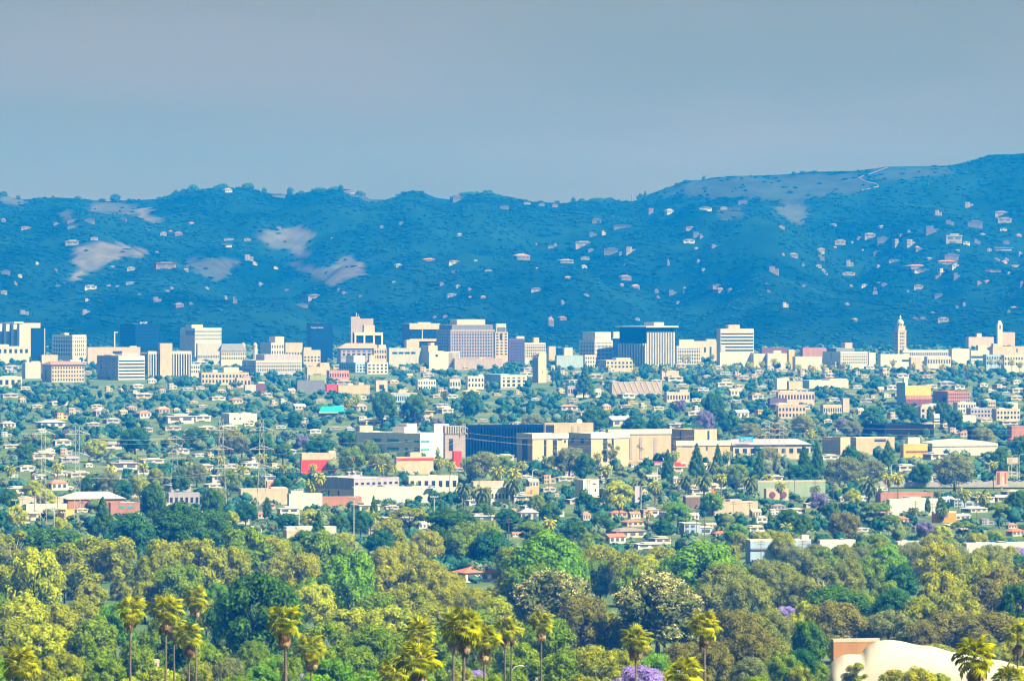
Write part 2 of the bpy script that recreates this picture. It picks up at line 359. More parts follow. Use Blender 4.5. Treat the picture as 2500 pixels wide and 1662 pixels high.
def tree(px, ytop, w_, asp=1.1, shape='round', leaf='green', d=None, cf=None, bark=None, label=None, group=None, foot=None):
    """px column, top row, crown width in photograph pixels"""
    if d is None: d = d_of_row(ytop + asp * w_)
    x = X(px, d); z0 = float(terr(x, d)) if foot is None else foot; H = Zr(ytop, d) - z0; W = w_ * d / F
    if H < 1.5: H = W * asp
    cf = cf or {'cone': .93, 'column': .97, 'eucalyptus': .78, 'umbrella': .62, 'fine': .85}.get(shape, .84)
    if H * cf > W * 2.2 and shape not in ('column', 'cone'): cf = W * 2.2 / H
    nm = 'jacaranda_tree' if leaf in ('lilac', 'mauve') else SHAPE_NAME.get(shape, 'broadleaf_tree')
    kd = 'jacaranda' if leaf in ('lilac', 'mauve') else SHAPE_KIND.get(shape, 'tree')
    k = random.randrange(len(PROTO[shape])); cm, tm = PROTO[shape][k]; rz = random.uniform(0, 6.28)
    t_ = thing(nm, label, 'tree', (x, d, z0), rz, group or (nm.replace('_', ' ') + 's of the valley'))
    link('trunk', tm, t_, MATS['bark_pale' if (bark == 'pale' or shape == 'eucalyptus') else 'bark_brown'], None, None, (min(W * 1.0, H * 1.2),) * 2 + (H * .97,))
    cr = link('crown', cm, t_, MATS['leaf_' + leaf], (0, 0, H * (1 - cf)), None, (W, W, H * cf))
    if not label: auto(t_, f'{SHAPE_WORD[shape]} {LEAF[leaf][2]} {kd}', px, ytop + w_ * .4)
    return t_, cr, W, H, cf

# fan palms: every frond its own piece, sharing a few meshes
def fan_frond(seed, dead=False):
    r = np.random.default_rng(seed); V, Fc = [], []
    L0, L1 = (.42, .62)
    V += [(0, -.012, 0), (0, .012, 0), (L0, .012, .02), (L0, -.012, .02)]; Fc.append((0, 1, 2, 3))
    n = 13
    for k in range(n):
        a = R(-78 + 156 * k / (n - 1)) * (.55 if dead else 1); l_ = L1 * (1 - .25 * abs(k - 6) / 6) * r.uniform(.9, 1.06)
        b = len(V); w_ = .035 if not dead else .03; u = np.array([math.cos(a), math.sin(a), 0]); p = np.array([-math.sin(a), math.cos(a), 0])
        o = np.array([L0 - .03, 0, .02]); dr = r.uniform(.10, .24)
        pts = [o - p * .008, o + p * .008, o + u * l_ * .55 + p * w_ + (0, 0, .05), o + u * l_ * .55 - p * w_ + (0, 0, .02), o + u * l_ * .8 + p * w_ * .6 + (0, 0, -.01), o + u * l_ + (0, 0, -dr)]
        V += [tuple(q) for q in pts]; Fc += [(b, b + 1, b + 2, b + 3), (b + 3, b + 2, b + 4), (b + 3, b + 4, b + 5)]
    mb = MB(); mb.poly(V, Fc); return mb.mesh('frond_dead' if dead else 'frond')
FROND = [fan_frond(k) for k in range(4)]; DEAD = [fan_frond(9 + k, True) for k in range(3)]
def palm_trunk(name, r0=.022, lean=0.0):
    return MB().tube([(0, 0, -.02), (lean * .2, 0, .25), (lean * .55, 0, .6), (lean, 0, 1)], [r0 * 1.25, r0, r0 * .85, r0 * .72], 9).mesh(name)
PTR = [palm_trunk('trunk', .5, l_) for l_ in (0, .6, -.5)]
def fan_palm(px, ytop, w_, hpx=None, nfr=34, ndead=16, d=None, size=5.6):
    d = d or size * F / w_; x = X(px, d); z0 = float(gz(d)); W = w_ * d / F; zt = Zr(ytop, d); H = zt - z0 - W * .34; rr = W * .5 / 1.0
    t_ = thing('fan_palm', None, 'palm', (x, d, z0), random.uniform(0, 6.28), 'fan palms above the trees'); auto(t_, 'fan palm', px, ytop + w_ * .4)
    k = random.randrange(3); tm = PTR[k]; lean = (0, .6, -.5)[k]; tr = .40 * W / 5.6; nfr = random.randint(26, 40); ndead = random.randint(8, 26); droop = random.uniform(118, 150); up = random.uniform(66, 86)
    link('trunk', tm, t_, MATS['palm_bark'], None, None, (tr, tr, H))
    hx = lean * tr
    for i in range(nfr):
        el = R(up) - (i / nfr) ** .85 * R(droop) + random.uniform(-.12, .12); az = i * 2.39996 + random.uniform(-.25, .25); s_ = rr * random.uniform(.78, 1.12)
        o_ = link('frond', FROND[i % 4], t_, MATS['palm_green'], (hx + .06 * W * math.cos(az) * .3, .06 * W * math.sin(az) * .3, H + .02 * W)); o_.rotation_euler = (random.uniform(-.25, .25), -el, az); o_.scale = (s_, s_, s_)
    for i in range(ndead):
        az = i * 2.4; s_ = rr * random.uniform(.75, .95)
        o_ = link('dead_frond', DEAD[i % 3], t_, MATS['palm_dead'], (hx, 0, H - (.02 + .22 * random.random()) * W)); o_.rotation_euler = (random.uniform(-.4, .4), R(random.uniform(58, 84)), az); o_.scale = (s_, s_, s_)
    return t_
# far palms: one crown mesh of fronds
def palm_head(name, n, feather, seed):
    r = np.random.default_rng(seed); V, Fc = [], []
    for i in range(n):
        el = R(80) - (i / n) ** .8 * R(125 if feather else 140) + r.uniform(-.1, .1); az = i * 2.39996; L_ = r.uniform(.9, 1.05); prev = np.zeros(3); p = np.zeros(3)
        u = np.array([math.cos(az), math.sin(az), 0]); sd = np.array([-math.sin(az), math.cos(az), 0]); segs = 4; e_ = el
        for s_ in range(segs):
            st = (u * math.cos(e_) + np.array([0, 0, 1]) * math.sin(e_)) * L_ / segs; q = p + st
            w0 = (.02, .10, .13, .09)[s_] if feather else (.012, .02, .17, .15)[s_]; w1 = (.10, .13, .09, .01)[s_] if feather else (.02, .17, .15, .03)[s_]
            b = len(V); dn = np.array([0, 0, -.06 * s_])
            V += [p - sd * w0 + dn, p, p + sd * w0 + dn, q - sd * w1 + dn, q, q + sd * w1 + dn]; Fc += [(b, b + 1, b + 4, b + 3), (b + 1, b + 2, b + 5, b + 4)]
            p = q; e_ -= R(26 if feather else 20)
    mb = MB(); mb.poly(V, Fc); return mb.mesh(name)
HEADS = {'date': [palm_head('crown_date', 52, True, k) for k in range(2)], 'fan': [palm_head('crown_fan', 34, False, 5 + k) for k in range(3)]}
SKIRT = MB().lathe([(.10, 0), (.20, .12), (.26, .5), (.22, .85), (.10, 1.0)], 9).mesh('skirt')
def far_palm(px, ytop, ybase, w_, kind='fan', skirt=.5, dead=False):
    d = d_of_row(ybase); x = X(px, d); z0 = float(gz(d)); W = w_ * d / F; H = max(3, Zr(ytop, d) - z0 - W * .42)
    nm = 'date_palm' if kind == 'date' else 'fan_palm'
    t_ = thing(nm, None, 'palm', (x, d, z0), random.uniform(0, 6.28), 'date palms among the houses' if kind == 'date' else 'slim fan palms among the houses')
    auto(t_, ('broad feathery' if kind == 'date' else 'dry withered' if dead else 'slim') + ' ' + nm.replace('_', ' '), px, ytop + w_ * .4)
    tr = W * (.085 if kind == 'date' else .06)
    link('trunk', PTR[random.randrange(3)], t_, MATS['palm_bark'], None, None, (tr, tr, H))
    link('crown', random.choice(HEADS[kind]), t_, MATS['date_green' if kind == 'date' else ('palm_dead' if dead else 'palm_green')], (0, 0, H), None, (W / 2, W / 2, W / 2))
    if skirt: link('skirt', SKIRT, t_, MATS['palm_dead'], (0, 0, H - W * skirt), None, (W * .5, W * .5, W * skirt))
    return t_
# ---------------------------------------------------------------- building kit
WALL = {'white': (.43, .41, .37), 'cream': (.40, .34, .25), 'beige': (0.43, 0.361, 0.284), 'tan': (.40, .32, .21), 'grey': (0.361, 0.361, 0.361), 'slate': (0.138, 0.146, 0.172),
 'lilac': (0.292, 0.267, 0.318), 'pink': (.42, .32, .27), 'salmon': (.46, .22, .15), 'red': (.80, .04, .012), 'brick': (.31, .15, .10), 'brown': (0.146, 0.0946, 0.0688), 'maroon': (0.138, 0.0516, 0.0602),
 'navy': (0.00344, 0.0189, 0.0602), 'black': (0.0103, 0.012, 0.0155), 'yellow': (0.585, 0.344, 0.0602), 'orange': (0.568, 0.224, 0.0172), 'rust': (0.344, 0.129, 0.0344), 'teal': (0.0086, 0.361, 0.292), 'green': (0.215, 0.275, 0.189),
 'olive': (0.241, 0.267, 0.086), 'blue': (0.258, 0.344, 0.447), 'sky': (0.0172, 0.258, 0.533), 'purple': (0.0946, 0.0688, 0.146), 'chalk': (.48, .46, .42), 'taupe': (0.31, 0.258, 0.249), 'tile': (0.396, 0.129, 0.0645), 'shingle': (0.189, 0.155, 0.146), 'palegreen': (.36, .41, .35), 'plaster': (.19, .185, .175), 'sand': (.15, .13, .10), 'rose': (.15, .105, .095), 'dusk': (.085, .08, .09), 'paint': (.62, .60, .56), 'walnut': (0.31, 0.155, 0.0602)}
def wm(c): return mat('wall_' + c, WALL[c], .85, .11, .35, .05 if c in ('navy', 'black') else .25, 0, True)
def gl(c='glass'):
    if c == 'glass': return glass_mat('glass_dark', (.018, .030, .055), .25)
    if c == 'aqua': return glass_mat('glass_aqua', (.06, .26, .28), .25)
    return glass_mat('glass_blue', (.003, .020, .070), .5)
def fbox(mb, ax, u0, u1, z0, z1, o0, o1):
    """a slab on a face: 'R' lies on y=0 facing -y, 'L' on x=0 facing -x"""
    return mb.box(u0, u1, -o1, -o0, z0, z1) if ax == 'R' else mb.box(-o1, -o0, u0, u1, z0, z1)
def facade(root, ax, W, z0, z1, spec, wall, u0=0.0):
    kind = spec[0]; g_ = 'blue' if kind.isupper() else 'glass'; kind = kind.lower(); trim = wm(spec[3]) if len(spec) > 3 else wm(wall); u1 = u0 + W
    h = z1 - z0
    if kind != 'p': link('glazing', fbox(MB(), ax, u0 + .02 * W, u1 - .02 * W, z0, z1, -.2, .12).mesh('glazing'), root, gl(g_))
    if kind in 'bg':
        n = spec[2] if kind == 'g' else spec[1]; s = h / n; frac = .34 if kind == 'g' else .5
        me = fbox(MB(), ax, u0, u1, 0, s * frac, 0, .55).mesh('spandrel')
        for k in range(n + 1): link('spandrel', me, root, trim, (0, 0, z0 + k * s - (s * frac if k == n else 0)))
    if kind in 'gf':
        n = spec[1]; s = W / n; fw = s * (.40 if kind == 'g' else .36); dp = .42 if kind == 'g' else max(.9, s * .45)
        me = fbox(MB(), ax, -fw / 2, fw / 2, z0, z1 - .05, 0, dp).mesh('pier' if kind == 'g' else 'fin')
        for k in range(n + 1):
            u = min(max(u0 + k * s, u0 + fw / 2), u1 - fw / 2)
            link('pier' if kind == 'g' else 'fin', me, root, trim, (u, 0, 0) if ax == 'R' else (0, u, 0))
    if kind == 'd':
        n = spec[1]; s = h / n; me = fbox(MB(), ax, u0, u1, 0, s * .12, 0, .3).mesh('spandrel')
        for k in range(1, n): link('spandrel', me, root, gl('blue') if len(spec) < 4 else trim, (0, 0, z0 + k * s))
    if kind == 'p':
        c_, r_ = spec[1], spec[2]; mb = MB()
        for i in range(c_):
            for j in range(r_):
                a = u0 + W * (i + .24) / c_; b = u0 + W * (i + .76) / c_; fbox(mb, ax, a, b, z0 + h * (j + .25) / r_, z0 + h * (j + .78) / r_, -.3, .10)
        link('glazing', mb.mesh('glazing'), root, gl(g_), kind='stuff')
def B(label, xl, xc, xr, yt, yv, d, wall, Rf=None, Lf=None, tops=(), name='office_building', cat='building', th=None, dep=None, roof=None, cap=None, wins=(), keep=True, group=None, mk=None, winc='glass', foot=None):
    """a block seen on its near corner: left edge, corner and right edge columns, top row, lowest visible row, distance"""
    wl, wr = (xc - xl) * d / F, (xr - xc) * d / F
    if wl < .3:
        th = R(th if th is not None else 7); Wr = wr / math.cos(th); Wl = dep or max(8., min(Wr * .7, 40))
    else:
        th = R(th) if th is not None else min(max(math.atan2(wl, wr), R(14)), R(50)); Wr = wr / math.cos(th); Wl = wl / math.sin(th)
    x0 = X(xc, d); z0 = float(gz(d)) if foot is None else foot; H = Zr(yt, d) - z0
    root = thing(name, label, cat, (x0, d, z0), th, group)
    if not label: auto(root, f'{wall} {cat}', (xl + xr) / 2, (yt + yv) / 2)
    if mk: mark(mk, (xl + xr) / 2, (yt + yv) / 2)
    link('wall', MB().box(0, Wr, 0, Wl, -2, H).mesh('wall'), root, wm(wall))
    rw = roof or ('white' if wall in ('white', 'chalk', 'cream') else 'grey')
    link('roof', MB().box(.6, Wr - .6, .6, Wl - .6, H - .2, H + .12).mesh('roof'), root, wm(rw))
    pr = MB().box(-.06, Wr + .06, -.06, .5, H, H + .8).box(-.06, .5, .5, Wl - .5, H, H + .8).box(Wr - .5, Wr + .06, .5, Wl - .5, H, H + .8).box(-.06, Wr + .06, Wl - .5, Wl + .06, H, H + .8)
    link('parapet', pr.mesh('parapet'), root, wm(cap or wall))
    zv = max(.5, Zr(yv, d) - z0 - 3)
    for ax, W, sp in (('R', Wr, Rf), ('L', Wl, Lf)):
        if not sp: continue
        if isinstance(sp, dict): za, zb = Zr(sp['y'][1], d) - z0, Zr(sp['y'][0], d) - z0; sp = sp['s']
        else:
            n = sp[2] if sp[0] in 'gGpP' else (sp[1] if sp[0] in 'bBdD' else 8); zb = H - .6; za = zv
        facade(root, ax, W, max(za, .3), zb, sp, wall)
    for (a, b, ya, yb) in wins:      # single windows by column and row on the visible faces
        f = 'R' if (a + b) / 2 >= xc else 'L'
        s = d / F
        if f == 'R': u0, u1 = (a - xc) * s / math.cos(th), (b - xc) * s / math.cos(th)
        else: u0, u1 = (xc - b) * s / math.sin(th), (xc - a) * s / math.sin(th)
        link('window', fbox(MB(), f, u0, u1, Zr(yb, d) - z0, Zr(ya, d) - z0, -.3, .12).mesh('window'), root, gl(winc))
    for tp in tops:
        a, b, ya, yb = tp[:4]; tw = (b - a) * d / F; q = tw / (math.cos(th) + (math.sin(th) if wl >= .3 else 0)) if wl >= .3 else tw
        dd = min(q, Wl * .8) if wl < .3 else min(q, Wl * .85)
        if wl >= .3: aa = min(q, Wr * .92); dd = min((tw - aa * math.cos(th)) / max(math.sin(th), .2), Wl * .92); dd = max(dd, 2)
        else: aa = tw
        # centre in local coordinates from its column
        v0 = (Wl - dd) * .5; u0 = ((a - xc) * d / F + (v0 + dd) * math.sin(th)) / math.cos(th); u0 = min(max(u0, .15), max(Wr - aa - .15, .15))
        zt = Zr(ya, d) - z0; zb = min(Zr(yb, d) - z0, H)
        pt = link('penthouse', MB().box(u0, u0 + aa, v0, v0 + dd, zb - .1, zt).mesh('penthouse'), root, wm(tp[4] if len(tp) > 4 else wall))
        link('roof', MB().box(u0 + .3, u0 + aa - .3, v0 + .3, v0 + dd - .3, zt - .1, zt + .1).mesh('roof'), pt, wm('grey'))
    if keep: CLEAR.append((xl, xr, yv, d))
    return root, Wr, Wl, H, z0, th
def extra(root, name, m_, *boxes):
    mb = MB()
    for b in boxes: mb.box(*b)
    return link(name, mb.mesh(name), root, m_)
def lettering(root, s, size, loc, rot, m_, ext=.05):
    cu = bpy.data.curves.new('lettering', 'FONT'); cu.body = s; cu.size = size; cu.extrude = ext
    tmp = bpy.data.objects.new('tmp_text', cu); COL.objects.link(tmp); bpy.context.view_layer.update()
    me = bpy.data.meshes.new_from_object(tmp.evaluated_get(bpy.context.evaluated_depsgraph_get())); me.materials.clear()
    bpy.data.objects.remove(tmp); o = link('lettering', me, root, m_, loc); o.rotation_euler = rot; return o

def faint_letters(root, n, w_, h_, loc, m_, seed=1):
    """a row of small raised letter strokes, too far away to read"""
    r = random.Random(seed)
    for k in range(n):
        u = w_ * k / n; b = MB().box(u, u + w_ / n * .28, -.1, 0, 0, h_ * r.uniform(.75, 1)); b.box(u + w_ / n * .28, u + w_ / n * .72, -.1, 0, h_ * .38 * (k % 3), h_ * .38 * (k % 3) + h_ * .22)
        link('letter', b.mesh('letter'), root, m_, loc)

# houses: unit meshes shared by all
def house_meshes(kind, seed):
    r = random.Random(seed); wall, roof, win = MB(), MB(), MB()
    if kind in ('hip', 'gable'):
        e = .68; wall.box(-.5, .5, -.5, .5, -.25, e)
        a = .56; rd = .22 if kind == 'hip' else .56
        roof.poly([(-a, -a, e - .03), (a, -a, e - .03), (a, a, e - .03), (-a, a, e - .03), (-rd, 0, 1), (rd, 0, 1)], [(0, 1, 5, 4), (1, 2, 5), (2, 3, 4, 5), (3, 0, 4), (3, 2, 1, 0)])
        if kind == 'gable': wall.poly([(-.5, -.5, e), (-.5, .5, e), (-.5, 0, .965), (.5, -.5, e), (.5, .5, e), (.5, 0, .965)], [(0, 1, 2), (3, 5, 4)])
        roof.box(.18, .26, .05, .14, .8, 1.12)
        for u in (-.34, -.02, .3): win.box(u - .09, u + .09, -.505 - .01, -.49, .22, .55)
        win.box(-.515, -.49, -.25, .1, .22, .55); win.box(.49, .515, -.1, .25, .22, .55)
    elif kind == 'modern':
        wall.box(-.5, .5, -.5, .5, -.6, .88); wall.box(-.2, .34, -.3, .46, .88, 1.12)
        roof.box(-.54, .54, -.56, .54, .86, .96); roof.box(-.22, .36, -.33, .5, 1.12, 1.18)
        win.box(-.40, -.06, -.515, -.49, .42, .72); win.box(.08, .40, -.515, -.49, .42, .72); win.box(-.30, .1, -.515, -.49, -.1, .16); win.box(-.515, -.49, -.3, .3, .4, .7)
    else:
        wall.box(-.5, .06, -.5, .5, -.4, .96); wall.box(.06, .5, -.36, .5, -.4, .58)
        roof.box(-.53, .09, -.53, .53, .96, 1.02); roof.box(.05, .53, -.39, .53, .58, .64)
        for u in (-.4, -.2): 
            win.box(u - .06, u + .06, -.515, -.49, .62, .84); win.box(u - .06, u + .06, -.515, -.49, .14, .4)
        win.box(.14, .42, -.375, -.35, .16, .44); win.box(-.515, -.49, -.3, .2, .6, .84)
    return wall.mesh('wall'), roof.mesh('roof'), win.mesh('glazing')
HM = {k: house_meshes(k, i) for i, k in enumerate(('hip', 'gable', 'modern', 'block'))}
CW = {'dusk': 'dim grey', 'plaster': 'pale', 'sand': 'sand-coloured', 'rose': 'rose', 'white': 'white', 'chalk': 'white', 'cream': 'cream', 'tile': 'orange', 'shingle': 'grey-brown', 'salmon': 'salmon', 'brick': 'brick-red', 'lilac': 'lilac-grey', 'grey': 'grey', 'palegreen': 'pale green', 'pink': 'pink', 'taupe': 'taupe', 'brown': 'brown', 'beige': 'beige', 'yellow': 'yellow', 'tan': 'tan', 'teal': 'teal', 'slate': 'slate', 'blue': 'pale blue', 'olive': 'olive', 'purple': 'purple'}
def house(px, ybase, w_, h_, kind='hip', wall='white', roof='tile', th=None, d=None, label=None, group='houses of the valley', keep=True, cat='house', mk=None, name='house'):
    d = d or place(px, ybase); s = d / F; x = X(px, d); z0 = float(terr(x, d)); th = R(th if th is not None else random.uniform(12, 38))
    Wp = w_ * s; a = Wp / (math.cos(th) + .6 * math.sin(th)); D_ = a * .6; H = h_ * s
    t_ = thing(name, label, cat, (x, d + D_ * .4, z0), th, group, (a / (1.1 if kind in ('hip', 'gable') else 1.04), D_, H))
    wa, ro, gz_ = HM[kind]
    link('wall', wa, t_, wm(wall)); link('roof', ro, t_, wm(roof)); link('glazing', gz_, t_, glass_mat('glass_house', (.07, .08, .10), .3), kind='stuff')
    if not label:
        rw = {'hip': f'{CW[roof]}-roofed {CW[wall]} house', 'gable': f'{CW[roof]}-gabled {CW[wall]} house', 'modern': f'long flat-roofed {CW[wall]} house', 'block': f'two-level {CW[wall]} house'}[kind]
        auto(t_, rw, px, ybase - h_ * .5)
    if mk: mark(mk, px, ybase - h_ / 2)
    if keep: CLEAR.append((px - w_ * .36, px + w_ * .36, ybase - h_ * .45, d))
    return t_
# ---------------------------------------------------------------- the skyline below the hills
dr = d_of_row
B('dark glass tower with slim white uprights and a blank cream end wall', -22, 56, 94, 790, 846, 6350, 'cream', None, ('F', 4, 0, 'white'), [(8, 52, 786, 790, 'grey')], mk='white-framed dark tower')
r_, *_ = B('narrow navy glass tower overlapped by the cream end wall tower', 74, 76, 112, 802, 862, 6200, 'navy', ('D', 7), None, cap='navy', dep=30)
extra(r_, 'corner_post', wm('white'), (17.6, 18.6, -.6, .2, 6, float(Zr(802, 6200) - gz(6200)) + .6))
B('long white podium below the dark glass tower with uprights', -30, -20, 69, 847, 861, 6120, 'white', ('p', 7, 1), None, [(-10, 20, 841, 847)])
B('white gridded office cube with a small roof box above the red-roofed block', 123, 177, 207, 819, 866, 6150, 'chalk', ('g', 7, 5), ('g', 12, 5), [(129, 150, 813, 819, 'white')], mk='white gridded cube')
B('long pinkish grey warehouse with one wide dark window', 210, 214, 340, 849, 878, 6000, 'pink', None, None, [(312, 332, 845, 849, 'white')], wins=[(274, 296, 857, 863)], dep=30, roof='white')
r_, *_ = B('wide dark blue glass block with faint horizontal bands', 289, 330, 386, 793, 846, 6400, 'navy', ('B', 7, 0, 'navy'), ('D', 7, 0, 'navy'), [(310, 345, 790, 793, 'navy')], cap='navy', mk='wide blue block')
faint_letters(r_, 6, 12, 2.6, (8, -.3, float(Zr(790, 6400) - gz(6400))), wm('chalk'), 2)
t = thing('roof_mast', 'white mast with a short top arm beside the wide blue block', 'mast', (X(280, 6380), 6380, gz(6380)))
extra(t, 'mast_post', wm('chalk'), (-.7, .7, -.7, .7, 0, Zr(809, 6380) - gz(6380))); extra(t, 'mast_arm', wm('chalk'), (.7, 4.6, -.6, .6, Zr(810, 6380) - gz(6380) - 1.2, Zr(810, 6380) - gz(6380)))
# red-roofed arcaded block
r_, Wr, Wl, H, z0, th = B('cream arcaded block with a dull red hipped roof', 95, 126, 203, 892, 932, 5250, 'cream', ('p', 12, 4), None, [(161, 196, 879, 893, 'white')], mk='red-roofed cream block', cap='white')
extra(r_, 'gable_slit', wm('maroon'), (-.15, .2, Wl * .55, Wl * .66, 2, H * .75))
mb = MB().poly([(-1.5, -1.5, H + .8), (Wr + 1.5, -1.5, H + .8), (Wr + 1.5, Wl + 1.5, H + .8), (-1.5, Wl + 1.5, H + .8), (3, Wl * .4, H + 4.6), (Wr - 3, Wl * .4, H + 4.6)], [(0, 1, 5, 4), (1, 2, 5), (2, 3, 4, 5), (3, 0, 4), (3, 2, 1, 0)])
link('roof_tiles', mb.mesh('roof_tiles'), r_, wm('brick'))
B('pale shed tucked behind the red-roofed cream block', 50, 62, 98, 886, 925, 5400, 'white', None, None, [(70, 96, 882, 886)])
B('cream terrace house row above the red-roofed cream block', 98, 102, 140, 868, 884, 5500, 'beige', None, None, [(125, 146, 878, 884, 'white')], dep=14)
B('grey concrete office with white floor bands and a shaded glass wing', 228, 289, 350, 870, 934, 5330, 'grey', ('b', 7, 0, 'chalk'), ('g', 3, 7, 'lilac'), [(229, 288, 867, 871, 'slate'), (292, 348, 864, 870, 'grey')], mk='white-banded grey office', th=30)
r_, Wr, Wl, H, z0, th = B('pale slab building with vertical window stripes and a tall blank pylon', 357, 362, 466, 859, 912, 5480, 'chalk', {'y': (864, 918), 's': ('f', 17, 0, 'chalk')}, None, [], mk='blank pylon slab', th=12)
s_ = 5480 / F; p0 = (390 - 362) * s_; extra(r_, 'pylon', wm('cream'), (p0, p0 + 30 * s_, -4, 10, 0, Zr(838, 5480) - z0))
B('small white annex beside the blank pylon slab', 463, 466, 488, 890, 906, 5420, 'white', ('p', 4, 2))
B('dark glass gap building behind the blank pylon slab', 342, 345, 372, 862, 905, 5600, 'slate', ('d', 5), None)
r_, Wr, Wl, H, z0, th = B('white office with rows of tiny windows and a big tan side wall', 435, 476, 538, 802, 846, 6250, 'white', {'y': (805, 832), 's': ('p', 13, 3)}, None, [(449, 493, 793, 802, 'cream')], mk='tan-sided white office')
extra(r_, 'side_cladding', wm('pink'), (-.25, .1, 0, Wl, 0, H - 9)); extra(r_, 'louvre_panel', wm('slate'), (-.4, .1, Wl * .04, Wl * .62, H - 9, H - 3))
B('blank grey gabled hall in front of the tan-sided office', 477, 482, 538, 840, 872, 6050, 'grey', {'y': (866, 876), 's': ('p', 14, 1)}, None, dep=25)
r_, Wr, Wl, H, z0, th = B('low hall with slate sloped roof and white front wall', 535, 540, 600, 858, 874, 6000, 'white', ('p', 14, 2), None, dep=22)
mb = MB().poly([(-1, -.8, H + .5), (Wr + 1, -.8, H + .5), (Wr - 3, 11, H + 10), (3, 11, H + 10), (-1, 22, H + .5), (Wr + 1, 22, H + .5)], [(0, 1, 2, 3), (1, 5, 2), (5, 4, 3, 2), (4, 0, 3)]); link('roof_slope', mb.mesh('roof_slope'), r_, wm('slate'))
for px_, lab in ((594, 'white domed cupola at the end of the slate-roofed hall'), (623, 'white domed cupola standing between the slate roof and the stepped white block')):
    d_ = 6080; t = thing('cupola_tower', lab, 'tower', (X(px_, d_), d_, gz(d_)), 0, 'twin domed cupolas'); h_ = Zr(836, d_) - gz(d_)
    link('shaft', MB().lathe([(3.0, 0), (3.0, h_ - 9), (3.4, h_ - 8.6), (3.4, h_ - 8)], 8).mesh('shaft'), t, wm('chalk'))
    link('dome', MB().lathe([(2.6, h_ - 8), (2.7, h_ - 4.5), (3.0, h_ - 4.2), (2.4, h_ - 2), (1.2, h_ - .7), (.2, h_)], 10).mesh('dome'), t, wm('cream'))
B('stepped white block, its tall cream step highest', 634, 662, 698, 838, 862, 6100, 'white', ('p', 6, 2), None, [(660, 697, 822, 838, 'cream')], mk='stepped white block')
B('cream middle step of the stepped white block', 692, 697, 738, 838, 868, 6000, 'cream', {'y': (858, 868), 's': ('p', 6, 1)})
B('low cream end step with clipped corners beside the dark blue tower', 736, 741, 782, 856, 882, 5900, 'cream', {'y': (868, 884), 's': ('p', 5, 2)}, None, [(738, 760, 848, 856, 'cream')])
B('long low office with two rows of close-set narrow windows', 585, 625, 735, 881, 903, 5560, 'white', ('g', 26, 3), ('g', 10, 3), [(618, 724, 866, 881, 'lilac')], mk='low windowed office', th=18)
r_, Wr, Wl, H, z0, th = B('tall dark blue glass tower with small white lettering', 747, 757, 812, 791, 884, 6100, 'navy', ('D', 12, 0, 'navy'), ('D', 12, 0, 'navy'), [(764, 782, 788, 791, 'navy')], cap='navy', mk='blue lettered tower')
lettering(r_, 'Morgan Stanley', 2.7, (.8, -.55, Zr(801, 6100) - z0), (R(90), 0, 0), wm('chalk'), .1)
r_, Wr, Wl, H, z0, th = B('taupe windowless tower with a rounded plant drum', 853, 857, 911, 779, 838, 6500, 'taupe', None, None, [(853, 880, 773, 780, 'taupe')], dep=28, mk='taupe tower'); 
extra(r_, 'antenna', wm('chalk'), (9, 9.6, 8, 8.6, H, H + 9), (12, 12.4, 9, 9.4, H, H + 7))
r_, Wr, Wl, H, z0, th = B('white portal-framed block of three dark bays with a white cube on top', 860, 865, 933, 813, 838, 6350, 'navy', {'y': (819, 850), 's': ('D', 5, 0, 'navy')}, None, [(884, 916, 794, 814, 'cream')], dep=26, mk='white portal-framed block', cap='chalk')
extra(r_, 'portal_beam', wm('chalk'), (-.3, Wr + .3, -2.2, 0.3, H - 3.2, H + .9))
for u in (0, .32, .66, .95): extra(r_, 'portal_post', wm('chalk'), (Wr * u, Wr * u + 2.3, -2.0, .2, 0, H - 3.2))
r_, Wr, Wl, H, z0, th = B('shaded blue-grey hotel wing under a broad salmon hipped roof', 820, 832, 932, 852, 866, 6050, 'lilac', ('g', 8, 2, 'lilac'), None, th=10, dep=34, mk='salmon-roofed hotel wing')
mb = MB().poly([(-2, -2, H + .9), (Wr + 2, -2, H + .9), (Wr + 2, Wl + 2, H + .9), (-2, Wl + 2, H + .9), (9, Wl * .5, H + 7.4), (Wr - 9, Wl * .5, H + 7.4)], [(0, 1, 5, 4), (1, 2, 5), (2, 3, 4, 5), (3, 0, 4), (3, 2, 1, 0)]); link('roof_tiles', mb.mesh('roof_tiles'), r_, wm('salmon'))
B('blue ribbon-windowed office under a pale blank block', 826, 868, 900, 886, 914, 5650, 'blue', ('g', 4, 3), ('g', 7, 3), [(852, 898, 868, 887, 'chalk')], th=38)
B('white cube with five columns of small square windows', 890, 897, 947, 886, 916, 5600, 'chalk', ('p', 5, 3), None, [(898, 916, 867, 886, 'cream')], mk='square-windowed white cube')
B('cream gatehouse with a small pink pyramid roof', 908, 913, 962, 851, 872, 5950, 'cream', ('p', 8, 2), None, [(920, 942, 842, 851, 'white')])
B('long pale hall with four wide dark windows', 943, 950, 1032, 851, 880, 5900, 'grey', None, None, [(986, 1024, 830, 851, 'cream')], wins=[(958, 970, 859, 864), (973, 985, 859, 864), (988, 1000, 859, 864), (1003, 1014, 859, 864)], dep=26, mk='four-windowed hall')
r_, Wr, Wl, H, z0, th = B('black glass office banded with two broad white strips', 979, 1000, 1074, 791, 838, 6300, 'navy', ('D', 7, 0, 'navy'), ('D', 7), [(1012, 1050, 787, 791, 'white')], cap='white', mk='white-banded black office')
for ya, yb, u1 in ((791, 804, 1), (828, 833, 1)): extra(r_, 'white_band', wm('cream'), (-.3, Wr * u1, -1.2, .2, Zr(yb, 6300) - z0, Zr(ya, 6300) - z0 + .5))
